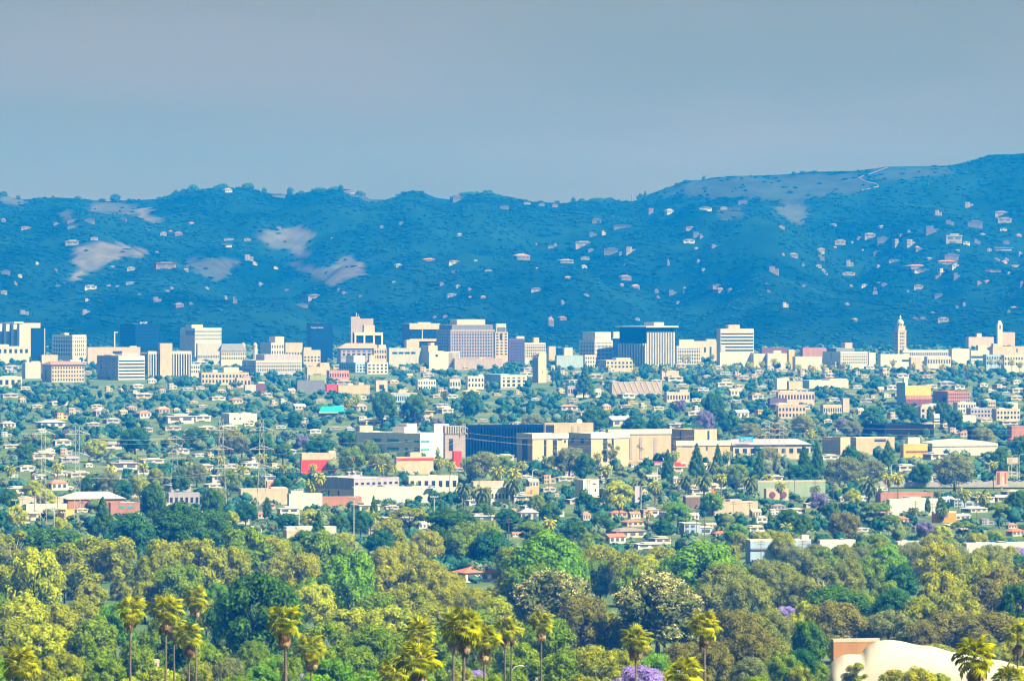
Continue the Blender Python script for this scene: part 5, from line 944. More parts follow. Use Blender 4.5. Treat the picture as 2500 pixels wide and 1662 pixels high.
# elevated freeway
d0 = dr(1192); zf = float(gz(d0)) + 3.2; x0, x1 = X(1960, d0), X(2600, d0)
fw = thing('freeway_viaduct', 'long grey freeway viaduct with concrete barriers', 'viaduct', ((x0 + x1) / 2, d0 + 15, zf), R(-3)); hw = (x1 - x0) / 2; mark('freeway viaduct', 2330, 1188)
ASPH = mat('asphalt', (.06, .06, .062), .95, .15, .3); CONC = mat('concrete', (.36, .35, .33), .9, .1, .3)
extra(fw, 'deck', CONC, (-hw, hw, -15, 15, -2.4, 0)); extra(fw, 'roadway', ASPH, (-hw, hw, -14.4, 14.4, -.05, .03))
for y in (-14.9, 0, 14.4): extra(fw, 'barrier', CONC, (-hw, hw, y, y + .45, .0, 1.0))
for y in (-10.5, -7, -3.5, 4, 7.5, 11):
    extra(fw, 'lane_line', wm('chalk'), *[(-hw + k * 12, -hw + k * 12 + 4, y - .09, y + .09, .034, .045) for k in range(int(hw / 6))])['kind'] = 'stuff'
for k in range(9): extra(fw, 'column', CONC, (-hw + 10 + k * hw / 4.6, -hw + 12 + k * hw / 4.6, -12, -10, -6, -2.4), (-hw + 10 + k * hw / 4.6, -hw + 12 + k * hw / 4.6, 10, 12, -6, -2.4))
CLEAR.append((2190, 2500, 1196, d0 - 20))
# cars
def car_meshes():
    L_, W_ = 4.5, 1.8; prof = [(-2.25, .35), (-2.25, .75), (-1.9, .92), (-1.1, .95), (1.2, .95), (2.0, .88), (2.25, .7), (2.25, .35)]; n = len(prof)
    body = MB().poly([(x, -.9, z) for x, z in prof] + [(x, .9, z) for x, z in prof], [tuple(range(n)), tuple(range(2 * n - 1, n - 1, -1))] + [(k, k + n, (k + 1) % n + n, (k + 1) % n) for k in range(n)])
    cp = [(-1.75, .94), (-1.2, 1.42), (.35, 1.45), (1.1, .94)]; cab = MB().poly([(x, -.8 + (.1 if z > 1 else 0), z) for x, z in cp] + [(x, .8 - (.1 if z > 1 else 0), z) for x, z in cp], [(0, 1, 2, 3), (7, 6, 5, 4), (0, 4, 5, 1), (1, 5, 6, 2), (2, 6, 7, 3)])
    rf = MB().box(-1.25, .4, -.72, .72, 1.40, 1.47); wh = MB().lathe([(.01, -.1), (.32, -.1), (.32, .1), (.01, .1)], 12)
    return body.mesh('body'), cab.mesh('cabin_glass'), rf.mesh('cabin_roof'), wh.mesh('wheel')
CB, CG, CR, CWH = car_meshes(); TY = mat('tyre', (.02, .02, .02), .9, .1, 2)
def car(px, y, z, d, col, rz, label):
    m_ = mat('paint_' + col, WALL[col], .3, .03, .5, .5); t_ = thing('car', label, 'car', (X(px, d), d, z), rz, 'cars on roads and roofs')
    link('body', CB, t_, m_); link('cabin_glass', CG, t_, gl()); link('cabin_roof', CR, t_, m_)
    for a in (-1.4, 1.4):
        for b in (-.85, .85): link('wheel', CWH, t_, TY, (a, b, .32)).rotation_euler = (R(90), 0, 0)
    if not label: auto(t_, f'{CW.get(col, col)} car', px, y)
for k, (px, col) in enumerate(((2215, 'chalk'), (2232, 'grey'), (2266, 'cream'), (2283, 'chalk'), (2300, 'slate'), (2322, 'red'), (2345, 'chalk'), (2362, 'grey'), (2372, 'white'), (2402, 'black'), (2412, 'chalk'), (2475, 'chalk'), (2492, 'grey'))):
    d = d0 + 15 + (-12 + (k * 5) % 11); car(px, 1170, zf + .05, d + .0 - (X(px, d0) - (x0 + x1) / 2) * math.tan(R(3)), col, R(-3) + (math.pi if k % 2 else 0), None)
d_ = dr(1228) + 9; zr_ = Zr(1192, dr(1228)) + .15
for px, col in ((912, 'chalk'), (930, 'slate'), (985, 'grey'), (997, 'slate'), (1054, 'blue')): car(px, 1188, zr_, d_, col, R(20), None)
# dome hall and rust wall
d_ = 1215; s = d_ / F; z0 = float(gz(d_)); x_ = X(2130, d_)
r_ = thing('air_dome', 'big cream air-supported dome with soft ridges', 'dome', (x_, d_, z0)); mark('cream dome', 2250, 1610); CLEAR.append((2010, 2500, 1655, d_))
OUT = [(1990, 1690), (2003, 1668), (2016, 1640), (2034, 1615), (2058, 1600), (2078, 1597), (2102, 1597), (2116, 1580), (2140, 1566), (2172, 1561), (2200, 1566), (2230, 1573), (2270, 1577), (2310, 1588), (2350, 1597), (2400, 1607), (2450, 1614), (2490, 1626), (2560, 1636), (2620, 1652), (2660, 1690)]
_p = np.arange(1990, 2661, 7.0); OUT = [(float(q), float(np.interp(q, [a for a, b in OUT], [b for a, b in OUT])) - 2.0 * abs(math.sin(math.pi * (q - 2016) / 78)) ** .6) for q in _p]
V, Fc, nb = [], [], 15
for px, y in OUT:
    top = max(Zr(y, d_) - z0, -.5); xx = X(px, d_) - x_
    for k in range(nb):
        a = math.pi * k / (nb - 1); dep_ = 19 * min(1, .35 + top / 9)
        V.append((xx, -dep_ * math.cos(a) * .55 + (0), top * math.sin(a) ** .75 if top > 0 else top))
for i in range(len(OUT) - 1):
    for k in range(nb - 1): Fc.append((i * nb + k, (i + 1) * nb + k, (i + 1) * nb + k + 1, i * nb + k + 1))
me = MB().poly(V, Fc).mesh('membrane')
for p in me.polygons: p.use_smooth = True
link('membrane', me, r_, mat('membrane_cloth', (.40, .36, .28), .8, .07, .15))
for px, y in ((2230, 1573), (2310, 1588), (2400, 1607)):
    top = Zr(y, d_) - z0; xx = X(px, d_) - x_; link('seam_cable', MB().tube([(xx - 2 * abs(math.cos(math.pi * k / 12)), -19 * min(1, .35 + top / 9) * .55 * math.cos(math.pi * k / 12) * 1.004, top * math.sin(math.pi * k / 12) ** .75 + .05) for k in range(0, 13)], .12, 5).mesh('seam_cable'), r_, wm('cream'))
B('flat tan-brown wall building behind the cream dome', 2030, 2035, 2150, 1567, 1596, 1262, 'walnut', None, None, dep=24, name='brown_hall', cat='hall', mk='tan-brown wall', cap='cream', roof='grey')
B('small cream roof glimpsed between the fan palms', 330, 336, 388, 1618, 1634, 1190, 'cream', None, None, dep=8, name='bungalow', cat='house', roof='chalk')
B('pale flat roof half buried in trees near the corner palm', 92, 96, 136, 1612, 1622, 1230, 'palegreen', None, None, dep=8, name='bungalow', cat='house')
B('pale garage wall under the lilac jacaranda', 1300, 1306, 1340, 1644, 1660, 1130, 'cream', None, None, dep=8, name='bungalow', cat='house')
# ---------------------------------------------------------------- trees of the near wood: column, top row, width, height/width, shape, leaf
COVER = []
FG = """330,1246,120,1.0,r,teal 430,1222,160,.85,r,dark 520,1240,110,.95,r,dark 385,1262,110,.9,o,teal 253,1209,62,1.6,c,dark 374,1175,66,1.5,r,dark 520,1188,58,1.5,r,dark 240,1306,150,1.0,e,olive 165,1322,110,1.1,e,olive 300,1335,110,1.0,e,olive
30,1292,110,1.0,e,olive 80,1332,150,1.2,r,lime 20,1370,110,1.3,o,olive 130,1285,150,.7,r,dark 190,1300,90,.9,r,green 70,1275,100,.9,f,teal 410,1312,150,1.0,r,olive 480,1308,140,1.1,o,olive 370,1345,110,1.2,r,olive 440,1370,130,1.0,r,green 600,1284,150,.9,r,green
650,1300,120,1.0,f,olive 560,1330,120,1.1,r,olive 625,1390,190,1.15,c2,dark 560,1440,120,1.3,r,dark 690,1420,110,1.3,r,dark 60,1450,150,.9,r,lime 130,1470,130,.9,f,olive 190,1460,120,.9,f,olive 30,1500,120,1.1,r,olive 110,1520,140,.9,r,lime 230,1500,130,1.1,r,green 280,1470,110,1.1,r,bright
220,1556,100,1.2,c,green 170,1590,110,1.0,r,olive 330,1560,100,1.2,f,green 390,1500,110,1.2,r,green 260,1600,110,1.0,f,green 100,1600,120,1.0,f,olive 380,1625,120,.9,r,lime 450,1500,120,1.3,r,dark 500,1560,110,1.2,f,green 560,1600,90,1.2,f,grey 480,1610,100,1.0,f,olive
850,1340,150,1.15,r,bright 790,1400,120,1.0,r,bright 770,1420,110,1.0,r,lime 740,1345,110,1.1,f,gold 790,1290,130,.9,r,green 700,1310,100,1.0,r,green 745,1290,90,1.0,o,dark 940,1330,90,1.2,f,gold 995,1318,100,1.1,r,gold 960,1370,120,1.0,r,gold 1040,1360,130,1.0,f,gold 1090,1390,110,1.0,f,gold
1005,1420,140,.9,f,olive 920,1440,110,1.1,r,green 870,1480,150,.7,r,lime 960,1475,150,.8,r,lime 1050,1470,150,.8,f,olive 1110,1424,110,.9,f,gold 1160,1430,110,.9,f,gold 800,1510,140,1.0,f,green 900,1520,150,1.0,f,green 960,1540,120,1.1,f,green 860,1570,120,1.0,r,green 1060,1530,120,1.0,f,green
668,1596,80,1.2,r,bright 640,1620,90,1.0,r,bright 820,1603,120,1.0,r,bright 740,1560,100,1.1,f,green 700,1600,90,1.1,f,green 620,1560,90,1.1,f,green 1102,1240,126,.85,u,dark 1080,1262,90,1.0,r,dark 1140,1270,100,.9,r,green 1000,1236,90,.8,u,olive 950,1262,90,1.0,f,olive 1040,1290,90,1.0,f,gold
880,1240,60,1.1,f,teal 930,1290,80,1.0,r,teal 1180,1265,90,1.1,r,green 1200,1290,100,.9,r,teal 1130,1298,100,.8,f,green 1240,1330,70,1.1,f,green 1150,1480,130,.9,r,green 1210,1450,110,1.0,r,lime 1262,1400,60,1.2,r,olive 1180,1540,110,1.1,f,green 1260,1560,110,1.1,f,green 1100,1600,100,1.0,f,green
1325,1288,190,1.0,r,bright 1270,1330,120,1.2,r,olive 1390,1330,100,1.3,r,bright 1300,1370,150,1.0,o,green 1460,1326,110,1.1,f,olive 1530,1340,120,1.0,f,olive 1580,1350,80,1.0,r,lime 1610,1330,90,1.0,f,olive 1715,1315,170,.9,r,bright 1650,1350,110,1.0,r,bright 1780,1350,90,1.1,r,green
1420,1450,150,1.0,f,brown 1470,1480,110,1.1,f,olive 1390,1490,100,1.1,f,brown 1345,1500,120,1.2,r,green 1290,1520,100,1.1,f,green 1450,1570,140,1.0,f,olive 1380,1580,120,1.1,r,green 1520,1580,90,1.1,f,olive 1330,1600,110,1.0,f,green 1600,1590,90,1.0,r,bright 1665,1562,100,1.1,f,brown
1770,1370,150,1.0,f,khaki 1830,1400,120,1.1,f,khaki 1740,1420,110,1.0,f,khaki 1790,1480,140,1.1,f,brown 1840,1520,120,1.2,f,brown 1740,1560,110,1.2,f,brown 1880,1480,110,1.2,f,khaki 1900,1365,120,1.0,f,khaki 1950,1400,100,1.0,f,khaki 1890,1560,100,1.1,f,khaki 1830,1600,110,1.0,f,grey
2010,1333,80,1.0,r,green 1945,1330,90,.9,f,grey 2020,1377,140,.9,e,khaki 2070,1360,90,1.1,f,khaki 2160,1325,110,1.0,r,bright 2125,1355,90,1.0,r,green 2100,1330,70,1.0,f,grey 2200,1370,90,1.1,r,teal 2240,1330,90,1.0,f,grey 2290,1318,120,1.1,f,gold 2350,1345,130,1.2,f,olive 2300,1390,140,1.1,r,gold
2400,1360,110,1.1,f,olive 2450,1375,140,1.1,r,brown 2410,1410,120,1.1,r,brown 2490,1420,110,1.2,r,dark 2340,1430,120,1.1,r,olive 2250,1450,110,1.0,r,olive 2180,1430,110,1.1,f,teal 2040,1425,180,.6,r,dark 2100,1440,100,.9,r,green 1962,1463,80,1.5,r,lime 1975,1510,90,1.3,r,dark
2045,1462,150,.9,f,brown 2090,1500,100,1.0,f,brown 2180,1485,130,.9,f,grey 2130,1500,90,1.0,f,grey 2330,1484,170,.7,f,brown 2420,1490,150,.8,f,brown 2270,1510,110,.9,f,brown 2480,1500,120,.9,f,olive 2230,1540,80,.8,f,teal 1915,1592,90,1.1,r,green 1960,1580,80,1.2,f,teal 1990,1610,70,1.0,f,green
2085,1616,62,1.0,e,olive 2180,1632,90,.9,r,gold 2240,1624,100,.9,r,gold 2290,1640,70,1.0,r,lime 1850,1640,120,1.0,f,green 1700,1630,110,1.0,f,brown 1420,1640,110,1.0,r,olive 1020,1640,120,1.0,f,green 760,1640,110,1.0,r,bright 580,1645,110,1.0,f,green 320,1650,110,.9,r,lime 150,1650,110,1.0,r,lime 1200,1640,110,1.0,f,green
1990,1324,70,1.0,f,grey 2060,1326,80,1.0,f,khaki 2110,1322,60,1.1,r,grey 2210,1325,80,1.0,f,grey 2330,1322,90,1.0,f,grey 2390,1335,80,1.0,r,olive 2440,1338,80,1.0,f,khaki 2490,1350,60,1.0,r,teal 1860,1362,80,1.0,f,khaki 1990,1352,90,1.0,r,khaki 2260,1345,90,1.0,r,olive 2100,1316,60,1.2,r,green 2150,1320,70,1.1,f,olive 2315,1312,60,1.2,r,green 2420,1326,70,1.1,f,grey 2465,1330,60,1.1,r,olive 2230,1318,50,1.2,r,grey 2165,1415,80,1.0,f,green 2000,1470,70,1.0,f,lime 1700,1440,90,1.0,f,khaki 700,1390,80,1.0,f,gold 1560,1400,70,1.0,f,gold"""
SH = {'r': 'round', 'o': 'oval', 'f': 'fine', 'u': 'umbrella', 'e': 'eucalyptus', 'c': 'cone', 'c2': 'oval'}
for tok in FG.split():
    px, y, w_, a_, s_, lf = tok.split(','); s_ = SH[s_]
    if s_ == 'fine' and lf in ('green', 'teal', 'olive') and random.random() < .55: s_ = 'round'
    tree(float(px), float(y), float(w_) * 1.12, float(a_) * 1.05, s_, lf); COVER.append((float(px), float(y), float(w_) * 1.12, float(a_)))
for px, y, w_ in ((1560, 1620, 150), (1150, 1632, 90), (725, 1640, 70), (2120, 1478, 60), (2165, 1476, 70), (2215, 1500, 50), (1920, 1477, 60), (1915, 1565, 40), (2480, 1332, 70), (2, 1590, 40)): tree(px, y, w_, .9, 'fine', 'lilac')
# two blossoming evergreens
BLM = {}
def blossom_tree(label, px, y, w_, asp, mk):
    t_, cr, W, H, cf = tree(px, y, w_, asp, 'round', 'magnolia', label=label, group='cream-blossoming evergreens'); t_.name = 'magnolia_tree'; mark(mk, px, y + w_ * .3)
    r = np.random.default_rng(int(px)); me = cr.data; co = np.empty(len(me.vertices) * 3, np.float32); me.vertices.foreach_get('co', co); co = co.reshape(-1, 3)
    cand = co[(np.linalg.norm((co - [0, 0, .45]) * [1, 1, .9], axis=1) > .40) & (co[:, 2] > .15)]
    c = cand[r.choice(len(cand), 420)]; P = np.repeat(c, 9, 0) * 1.015 + r.normal(size=(420 * 9, 3)) * [.016, .016, .011]; Nn = r.normal(size=P.shape) + [0, 0, .6]; Nn /= np.linalg.norm(Nn, axis=1, keepdims=True)
    V, Q = leaf_quads(P, Nn, .0085, r); link('blossom', np_mesh('blossom', V, Q), t_, MATS['blossom'], cr.location, None, cr.scale, 'stuff')
blossom_tree('dark evergreen covered in cream blossom, behind two fan palms', 1340, 1390, 220, .95, 'blossoming evergreen')
blossom_tree('larger dark evergreen studded with cream blossom clusters', 1605, 1391, 250, .95, 'larger blossoming evergreen')
mark('bright green crowns', 855, 1420); mark('dark yard wood', 430, 1280)
for px, y, w_ in ((318, 1458, 88), (404, 1460, 92), (462, 1528, 82), (479, 1436, 70), (45, 1588, 108), (700, 1480, 106), (759, 1554, 86), (1027, 1518, 88), (1025, 1572, 122), (960, 1608, 104), (1130, 1490, 112), (1105, 1510, 84), (1183, 1530, 96), (1233, 1514, 72), (1247, 1514, 66), (1321, 1494, 74), (1552, 1531, 84), (1722, 1496, 92), (1668, 1608, 112), (2377, 1563, 124), (2483, 1524, 80), (2465, 1628, 102), (425, 1500, 70)): fan_palm(px, y, w_)
for a in """905,1237,1312,52,f 965,1252,1322,46,f 1340,1258,1330,44,f 1132,1170,1232,50,d 1175,1175,1250,64,d 1252,1155,1236,60,d 1600,1170,1228,44,d 1718,1150,1250,56,d 1830,1152,1250,52,d 2122,1155,1228,64,d 1675,1150,1210,50,d 1560,1160,1215,46,d 1340,1105,1160,44,d 1376,1108,1160,34,f 1410,1108,1158,40,f 1430,1118,1160,34,d
1480,1130,1180,38,f 1875,1152,1210,40,f 1512,1202,1275,44,f 1598,1168,1232,40,f 1905,1170,1225,36,f 2170,1150,1225,38,f 2192,1148,1235,40,f 2355,1187,1240,40,f 2425,1120,1196,30,f 1978,1042,1098,30,f 1776,1095,1150,30,f 744,1110,1150,24,f 764,1128,1170,26,f 780,1148,1225,40,f 760,1165,1225,40,f
640,1100,1150,34,f 690,1125,1180,34,f 540,1108,1165,28,f 1072,1112,1180,34,f 1100,1120,1185,34,f 925,1120,1175,40,f 905,1118,1172,34,f 960,1130,1172,30,f 940,1110,1168,34,f 1215,1130,1205,44,f 1255,1135,1200,50,f 1275,1120,1175,30,f 1760,1150,1220,36,f 1740,1120,1170,40,d 2300,1230,1276,40,d 2230,1232,1272,34,d
2400,1190,1240,50,f 1155,1270,1325,36,f 1920,1270,1320,44,f 1650,1095,1150,30,f 140,1125,1170,34,f 270,1130,1176,34,f 25,1130,1175,34,f 350,1125,1165,30,f 460,1120,1165,36,f 590,1130,1170,34,f 1990,1180,1228,32,d 2110,1160,1222,36,f 850,965,1012,34,f 870,960,1010,30,f 1085,950,1000,26,d 1460,1100,1155,30,f
1668,864,905,18,f 1682,865,905,18,f 1710,880,925,20,f 1740,885,930,20,f 1770,885,932,20,f 1800,888,935,20,f 1830,880,930,22,f 1860,878,925,20,f 1890,872,920,22,f 1925,880,925,20,f 1950,885,930,22,f 1985,890,930,26,f 2010,885,925,20,f 2035,888,928,20,f 2060,882,922,20,f 2180,875,915,20,f 2230,882,920,20,f 2260,890,930,20,f 2300,885,925,22,f 2330,888,925,20,f 2360,885,928,24,f 2395,890,930,20,f 2420,872,910,20,f 2440,873,912,20,f 2470,872,915,22,f 2490,880,920,20,f 1625,890,930,20,f 1600,888,930,20,f 1550,895,935,20,f 1740,862,900,16,f""".split():
    p = a.split(','); far_palm(*map(float, p[:4]), 'date' if p[4] == 'd' else 'fan', .35 if p[4] == 'd' else random.choice((0, .45, .6)))
far_palm(1582, 1240, 1322, 26, 'fan', .9, True)
# cypresses and conifers seen singly
for a in """2265,1212,18,2.6 2297,1210,32,1.75 652,1212,26,2.2 1470,1190,16,2.6 1840,1255,14,3 1880,1250,16,2.6 1350,895,10,4 1365,892,10,4 1430,885,14,2.8 1443,890,12,2.6 1375,1180,12,3.4 1230,1010,14,2.6 2270,990,20,2""".split():
    px, y, w_, k = map(float, a.split(',')); tree(px, y, w_, k, 'column', 'dark')
for a in """775,1245,60,1.8,c 912,1208,30,2.2,c 1630,1095,40,2.0,c 1700,1080,50,1.7,c 1750,1082,36,1.9,c 1965,1085,60,1.6,c 1995,1075,46,2.0,c 1855,1100,44,1.7,c 2075,1085,60,1.3,r 2170,1072,48,1.5,c 2440,1090,60,1.3,r 2490,1060,50,1.6,r 1425,895,60,1.2,c 1010,960,66,1.1,r 935,955,70,1.1,r 1150,950,60,1.2,r 1080,1230,40,1.0,r 1740,955,60,1.3,r 1755,985,60,1.0,r
1390,1090,90,.8,f2 1345,1080,70,.9,f2 1300,1085,36,1.2,e 1490,1075,50,1.2,e 1560,1060,60,1.0,r 1620,1060,44,1.3,e 1430,1105,60,1.0,r 1180,1100,110,.55,f2 1230,1110,60,.9,f2 1150,1112,60,.7,f2 900,1070,60,1.2,f2 860,1090,70,1.0,f2 930,1105,70,.9,f2 1960,1130,90,.7,r 2060,1112,110,.7,f2 2130,1120,80,.8,f2 2330,1105,120,.55,f2 2250,1130,70,.8,r 1880,1090,60,1.0,f2 1800,1130,60,1.0,f2 2100,1100,50,1.0,f2
1510,1170,90,.6,b 1430,1200,60,.9,r 1740,1200,60,.9,g 1655,1222,80,.7,g 1310,1205,50,1.0,f2 1345,1225,60,.9,r 2080,1190,54,.9,l 2140,1225,80,.8,t 2030,1225,50,1.0,r 2000,1200,60,.8,p 2175,1255,60,.8,t 2260,1270,60,.7,p 2060,1245,90,.9,f3 2480,1195,70,1.0,r 2440,1225,60,1.0,t 2350,1270,70,.7,t 2300,1282,60,.7,l 2420,1300,70,.8,r 1925,1240,70,.9,r 1960,1260,60,1.0,r 1800,1275,70,.8,g 1880,1290,80,.8,l 1960,1290,60,.8,r 2010,1300,60,.8,r 2140,1300,80,.7,f2 1620,1265,60,.8,r 1450,1300,60,.9,t 1400,1270,70,.8,r 1470,1250,70,.8,r
1290,1270,80,.9,t 1360,1300,60,.8,r 1240,1240,70,.8,r 1180,1225,60,.8,r 1060,1195,40,.9,r 830,1255,60,1.0,r 760,1240,60,.8,l 600,1225,60,.9,r 700,1250,60,.9,r 560,1245,50,.9,l 40,1230,60,1.0,l 150,1260,60,1.0,l 300,1170,60,.9,r 340,1160,60,.9,l 220,1155,60,.9,r 265,1150,60,1.0,f2 480,1130,60,.9,f2 560,1145,60,.9,f2 620,1160,60,1.0,r 690,1160,70,.8,r 440,1150,60,.9,r 380,1140,50,1.0,f2 80,1170,60,.9,l 20,1190,60,1.0,r 110,1190,60,.9,l
720,1000,44,1.0,r 560,1040,80,.8,f2 590,1060,60,.9,f2 690,1080,60,.8,r 740,1060,50,.5,p 640,1055,70,.9,r 780,1065,90,.7,r 850,1050,60,.8,r 480,1040,60,.9,r 330,1040,90,.7,r 230,1070,70,.6,l 60,1080,60,.9,r 170,1045,40,.6,p 1020,1005,40,.4,p 1070,1020,40,.7,p 1200,1030,70,.7,f2 1130,1020,60,.7,f2 1300,1010,70,.7,f2 1450,990,80,.7,r 1550,1010,70,.8,r 1600,1020,50,.9,r 1720,1000,60,1.0,p2 1660,975,40,.9,p 1680,1030,80,.8,r 1780,1010,60,.9,r 1830,1030,70,.7,f2 1900,1030,60,.8,f2 1960,1010,70,.8,f2 2060,1020,50,.6,p2 2080,1025,60,.6,f2 2130,990,70,.8,r 2300,980,50,1.0,r 2400,1040,70,.6,f2 2210,985,60,.8,r 2330,1000,50,1,r""".split():
    px, y, w_, k, c = a.split(','); px, y, w_, k = float(px), float(y), float(w_), float(k)
    sh, lf = {'c': ('cone', 'dark'), 'r': ('round', 'dark' if random.random() < .5 else 'teal'), 'f2': ('fine', random.choice(('grey', 'green', 'khaki'))), 'e': ('eucalyptus', 'khaki'), 'b': ('round', 'lime'), 'g': ('round', 'bright'), 'l': ('round', 'lime'), 't': ('umbrella', 'green'), 'p': ('round', 'mauve'), 'p2': ('fine', 'mauve'), 'f3': ('fine', 'brown')}[c]
    tree(px, y, w_, max(k, .75) * 1.1, sh, lf)
# ridge trees
for a in """470,449,30,25 530,452,26,20 545,447,30,24 605,445,36,24 283,473,30,22 250,484,22,10 100,481,16,12 130,477,12,12 190,478,26,14 645,457,15,18 708,457,19,24 735,465,22,14 780,457,46,18 815,455,34,16 832,450,15,18 880,465,30,22 1145,467,58,18 1185,464,26,20 1195,463,22,22 1215,473,18,12 1260,483,16,12 1400,481,14,14 1460,482,52,14 1490,481,26,16 1565,472,24,24 1575,466,10,20 1718,429,12,12 1740,433,22,8 1938,418,12,8 1960,417,16,6 1990,416,20,6 2040,417,24,5 315,484,14,10 390,480,16,10 430,463,14,12 860,466,10,8 1280,486,20,8 1360,489,16,10 1420,484,18,10 45,476,14,12 8,466,22,16 2320,402,14,5 2365,393,12,6 1110,478,12,10""".split():
    px, y, w_, h_ = map(float, a.split(',')); d_ = RIDGE - 15; x_ = X(px, d_)
    tree(px, y, w_, 1, 'round', 'dark', d=d_, cf=.95, group='trees along the ridge', foot=min(float(terr(x_, d_)), Zr(y, d_) - h_ * d_ / F) - .5)

# ---------------------------------------------------------------- more trees wherever nothing else is seen
n_tree = sum(1 for t_ in THINGS if t_[0].name.startswith('broadleaf_tree')); mass = []
r2 = random.Random(21)
def near_of(px, y): return None
d = 1250.0; want = []
while d < 6950:
    step = 22 + d * .009
    nrow = int(.235 * d / (6.5 if d < 2900 else 11.5))
    for k in range(nrow):
        px = r2.uniform(-60, 2560); dd = d + r2.uniform(-.5, .5) * step; W = r2.uniform(9, 18); H = r2.uniform(5.5, 11.5)
        if dd > 5600: H *= .8
        w_ = W * F / dd; yt = row(dd, float(gz(dd)) + H)
        if blocked(px, w_, yt, dd):
            H *= .45; W *= .6; w_ *= .6; yt = row(dd, float(gz(dd)) + H)
            if H < 3 or blocked(px, w_, yt, dd): continue
        want.append((dd, px, yt, w_, W, H))
    d += step
want.sort()
gy, gx = np.mgrid[1250:1700:6, -60:2560:6]; cov = np.zeros(gx.shape, bool)
def ell(px, yt, w_, h_): return ((gx - px) / (w_ * .46)) ** 2 + ((gy - yt - h_ * .5) / (h_ * .5)) ** 2 < 1
for px, y, w_, a_ in COVER: cov |= ell(px, y, w_ * .85, w_ * a_ * .75)
for a, b, yb, db in CLEAR:
    if yb > 1250: cov |= (gx > a) & (gx < b) & (gy > yb - 40) & (gy < yb)
near = []
for k in range(1400):
    px = r2.uniform(-60, 2560); yt = r2.uniform(1290, 1640); w_ = r2.uniform(60, 120); a_ = r2.uniform(.9, 1.2); dd = d_of_row(yt + w_ * a_)
    if blocked(px, w_, yt, dd): continue
    e_ = ell(px, yt, w_, w_ * a_ * .9)
    if (e_ & ~cov).sum() < .30 * max(e_.sum(), 1): continue
    cov |= e_; near.append((dd, px, yt, w_))
near = near[:max(0, 330 - n_tree)]
print('near fillers', len(near), 'broadleaf', n_tree, 'uncovered', (~cov).mean())
for (dd, px, yt, w_) in near: tree(px, yt, w_, 1, r2.choice(('round', 'round', 'fine', 'oval')), r2.choice(('green', 'olive', 'bright', 'lime', 'green') if px < 1500 else ('green', 'olive', 'khaki', 'gold', 'olive')), d=dd)
mass = [[], [], [], []]
for (dd, px, yt, w_, W, H) in want:
    if dd >= 1950: mass[int(r2.choices((0, 1, 2, 3), (6, 5, 1.6, 1.8) if dd > 3600 else (4, 4, 3, 3))[0])].append((dd, px, W, H))  # far trees get mostly darker, bluer tones: haze put into their colour
def mass_mesh(name, items, zf, lobes, nl, leaf, seed, nu=6, nv=4):
    """many simple leafy crowns in one mesh"""
    r = np.random.default_rng(seed); n = len(items); A = np.array(items)     # d, px, W, H
    x = X(A[:, 1], A[:, 0]); z = zf(x, A[:, 0]); base = np.stack([x, A[:, 0], z], 1)
    Vs, Qs, off = [], [], 0
    th = np.linspace(0, 2 * np.pi, nu, endpoint=False); ph = np.linspace(.15, np.pi - .3, nv)
    S_ = np.stack([np.sin(ph)[:, None] * np.cos(th), np.sin(ph)[:, None] * np.sin(th), np.cos(ph)[:, None] + 0 * th], -1).reshape(-1, 3)
    i = np.arange(nv - 1)[:, None] * nu + np.arange(nu)[None]; j = np.arange(nv - 1)[:, None] * nu + (np.arange(nu)[None] + 1) % nu
    q = np.stack([i, i + nu, j + nu, j], -1).reshape(-1, 4)
    for k in range(lobes):
        a = r.uniform(0, 6.28, n); e = r.uniform(.0, .30, n) * (k > 0); hz_ = r.uniform(.35, .75, n) if k else np.full(n, .5)
        c = base + np.stack([np.cos(a) * e * A[:, 2], np.sin(a) * e * A[:, 2], hz_ * A[:, 3]], 1)
        rad = np.stack([A[:, 2] * .34, A[:, 2] * .34, A[:, 3] * .34], 1) * r.uniform(.6, 1.05, (n, 1)) * (1.15 if k == 0 else .85)
        if k == 0: rad[:, 2] = A[:, 3] * .44
        V = c[:, None] + S_[None] * rad[:, None] * .86 * r.uniform(.8, 1.2, (n, len(S_), 1))
        Vs.append(V.reshape(-1, 3)); Qs.append((q[None] + (np.arange(n) * len(S_))[:, None, None] + off).reshape(-1, 4)); off += n * len(S_)
        if nl:
            D = r.normal(size=(n, nl, 3)); D[..., 2] += .35; D /= np.linalg.norm(D, axis=2, keepdims=True); P = (c[:, None] + D * rad[:, None] * r.uniform(.85, 1.15, (n, nl, 1))).reshape(-1, 3)
            Nn = D.reshape(-1, 3) + r.normal(size=(n * nl, 3)) * .5; Nn /= np.linalg.norm(Nn, axis=1, keepdims=True)
            V, Q = leaf_quads(P, Nn, leaf, r); Vs.append(V); Qs.append(Q + off); off += len(V)
    return np_mesh(name, np.concatenate(Vs), np.concatenate(Qs))
for k, (wd, _, _) in enumerate(MASSC):
    o = link('distant_trees', mass_mesh('distant_trees', mass[k], lambda x, d: gz(d), 3, 13, .88, 5 + k), None, MATS['mass_' + wd]); o['kind'] = 'stuff'; o['label'] = f'scattered {wd} trees filling the valley between the houses'; o['category'] = 'trees'
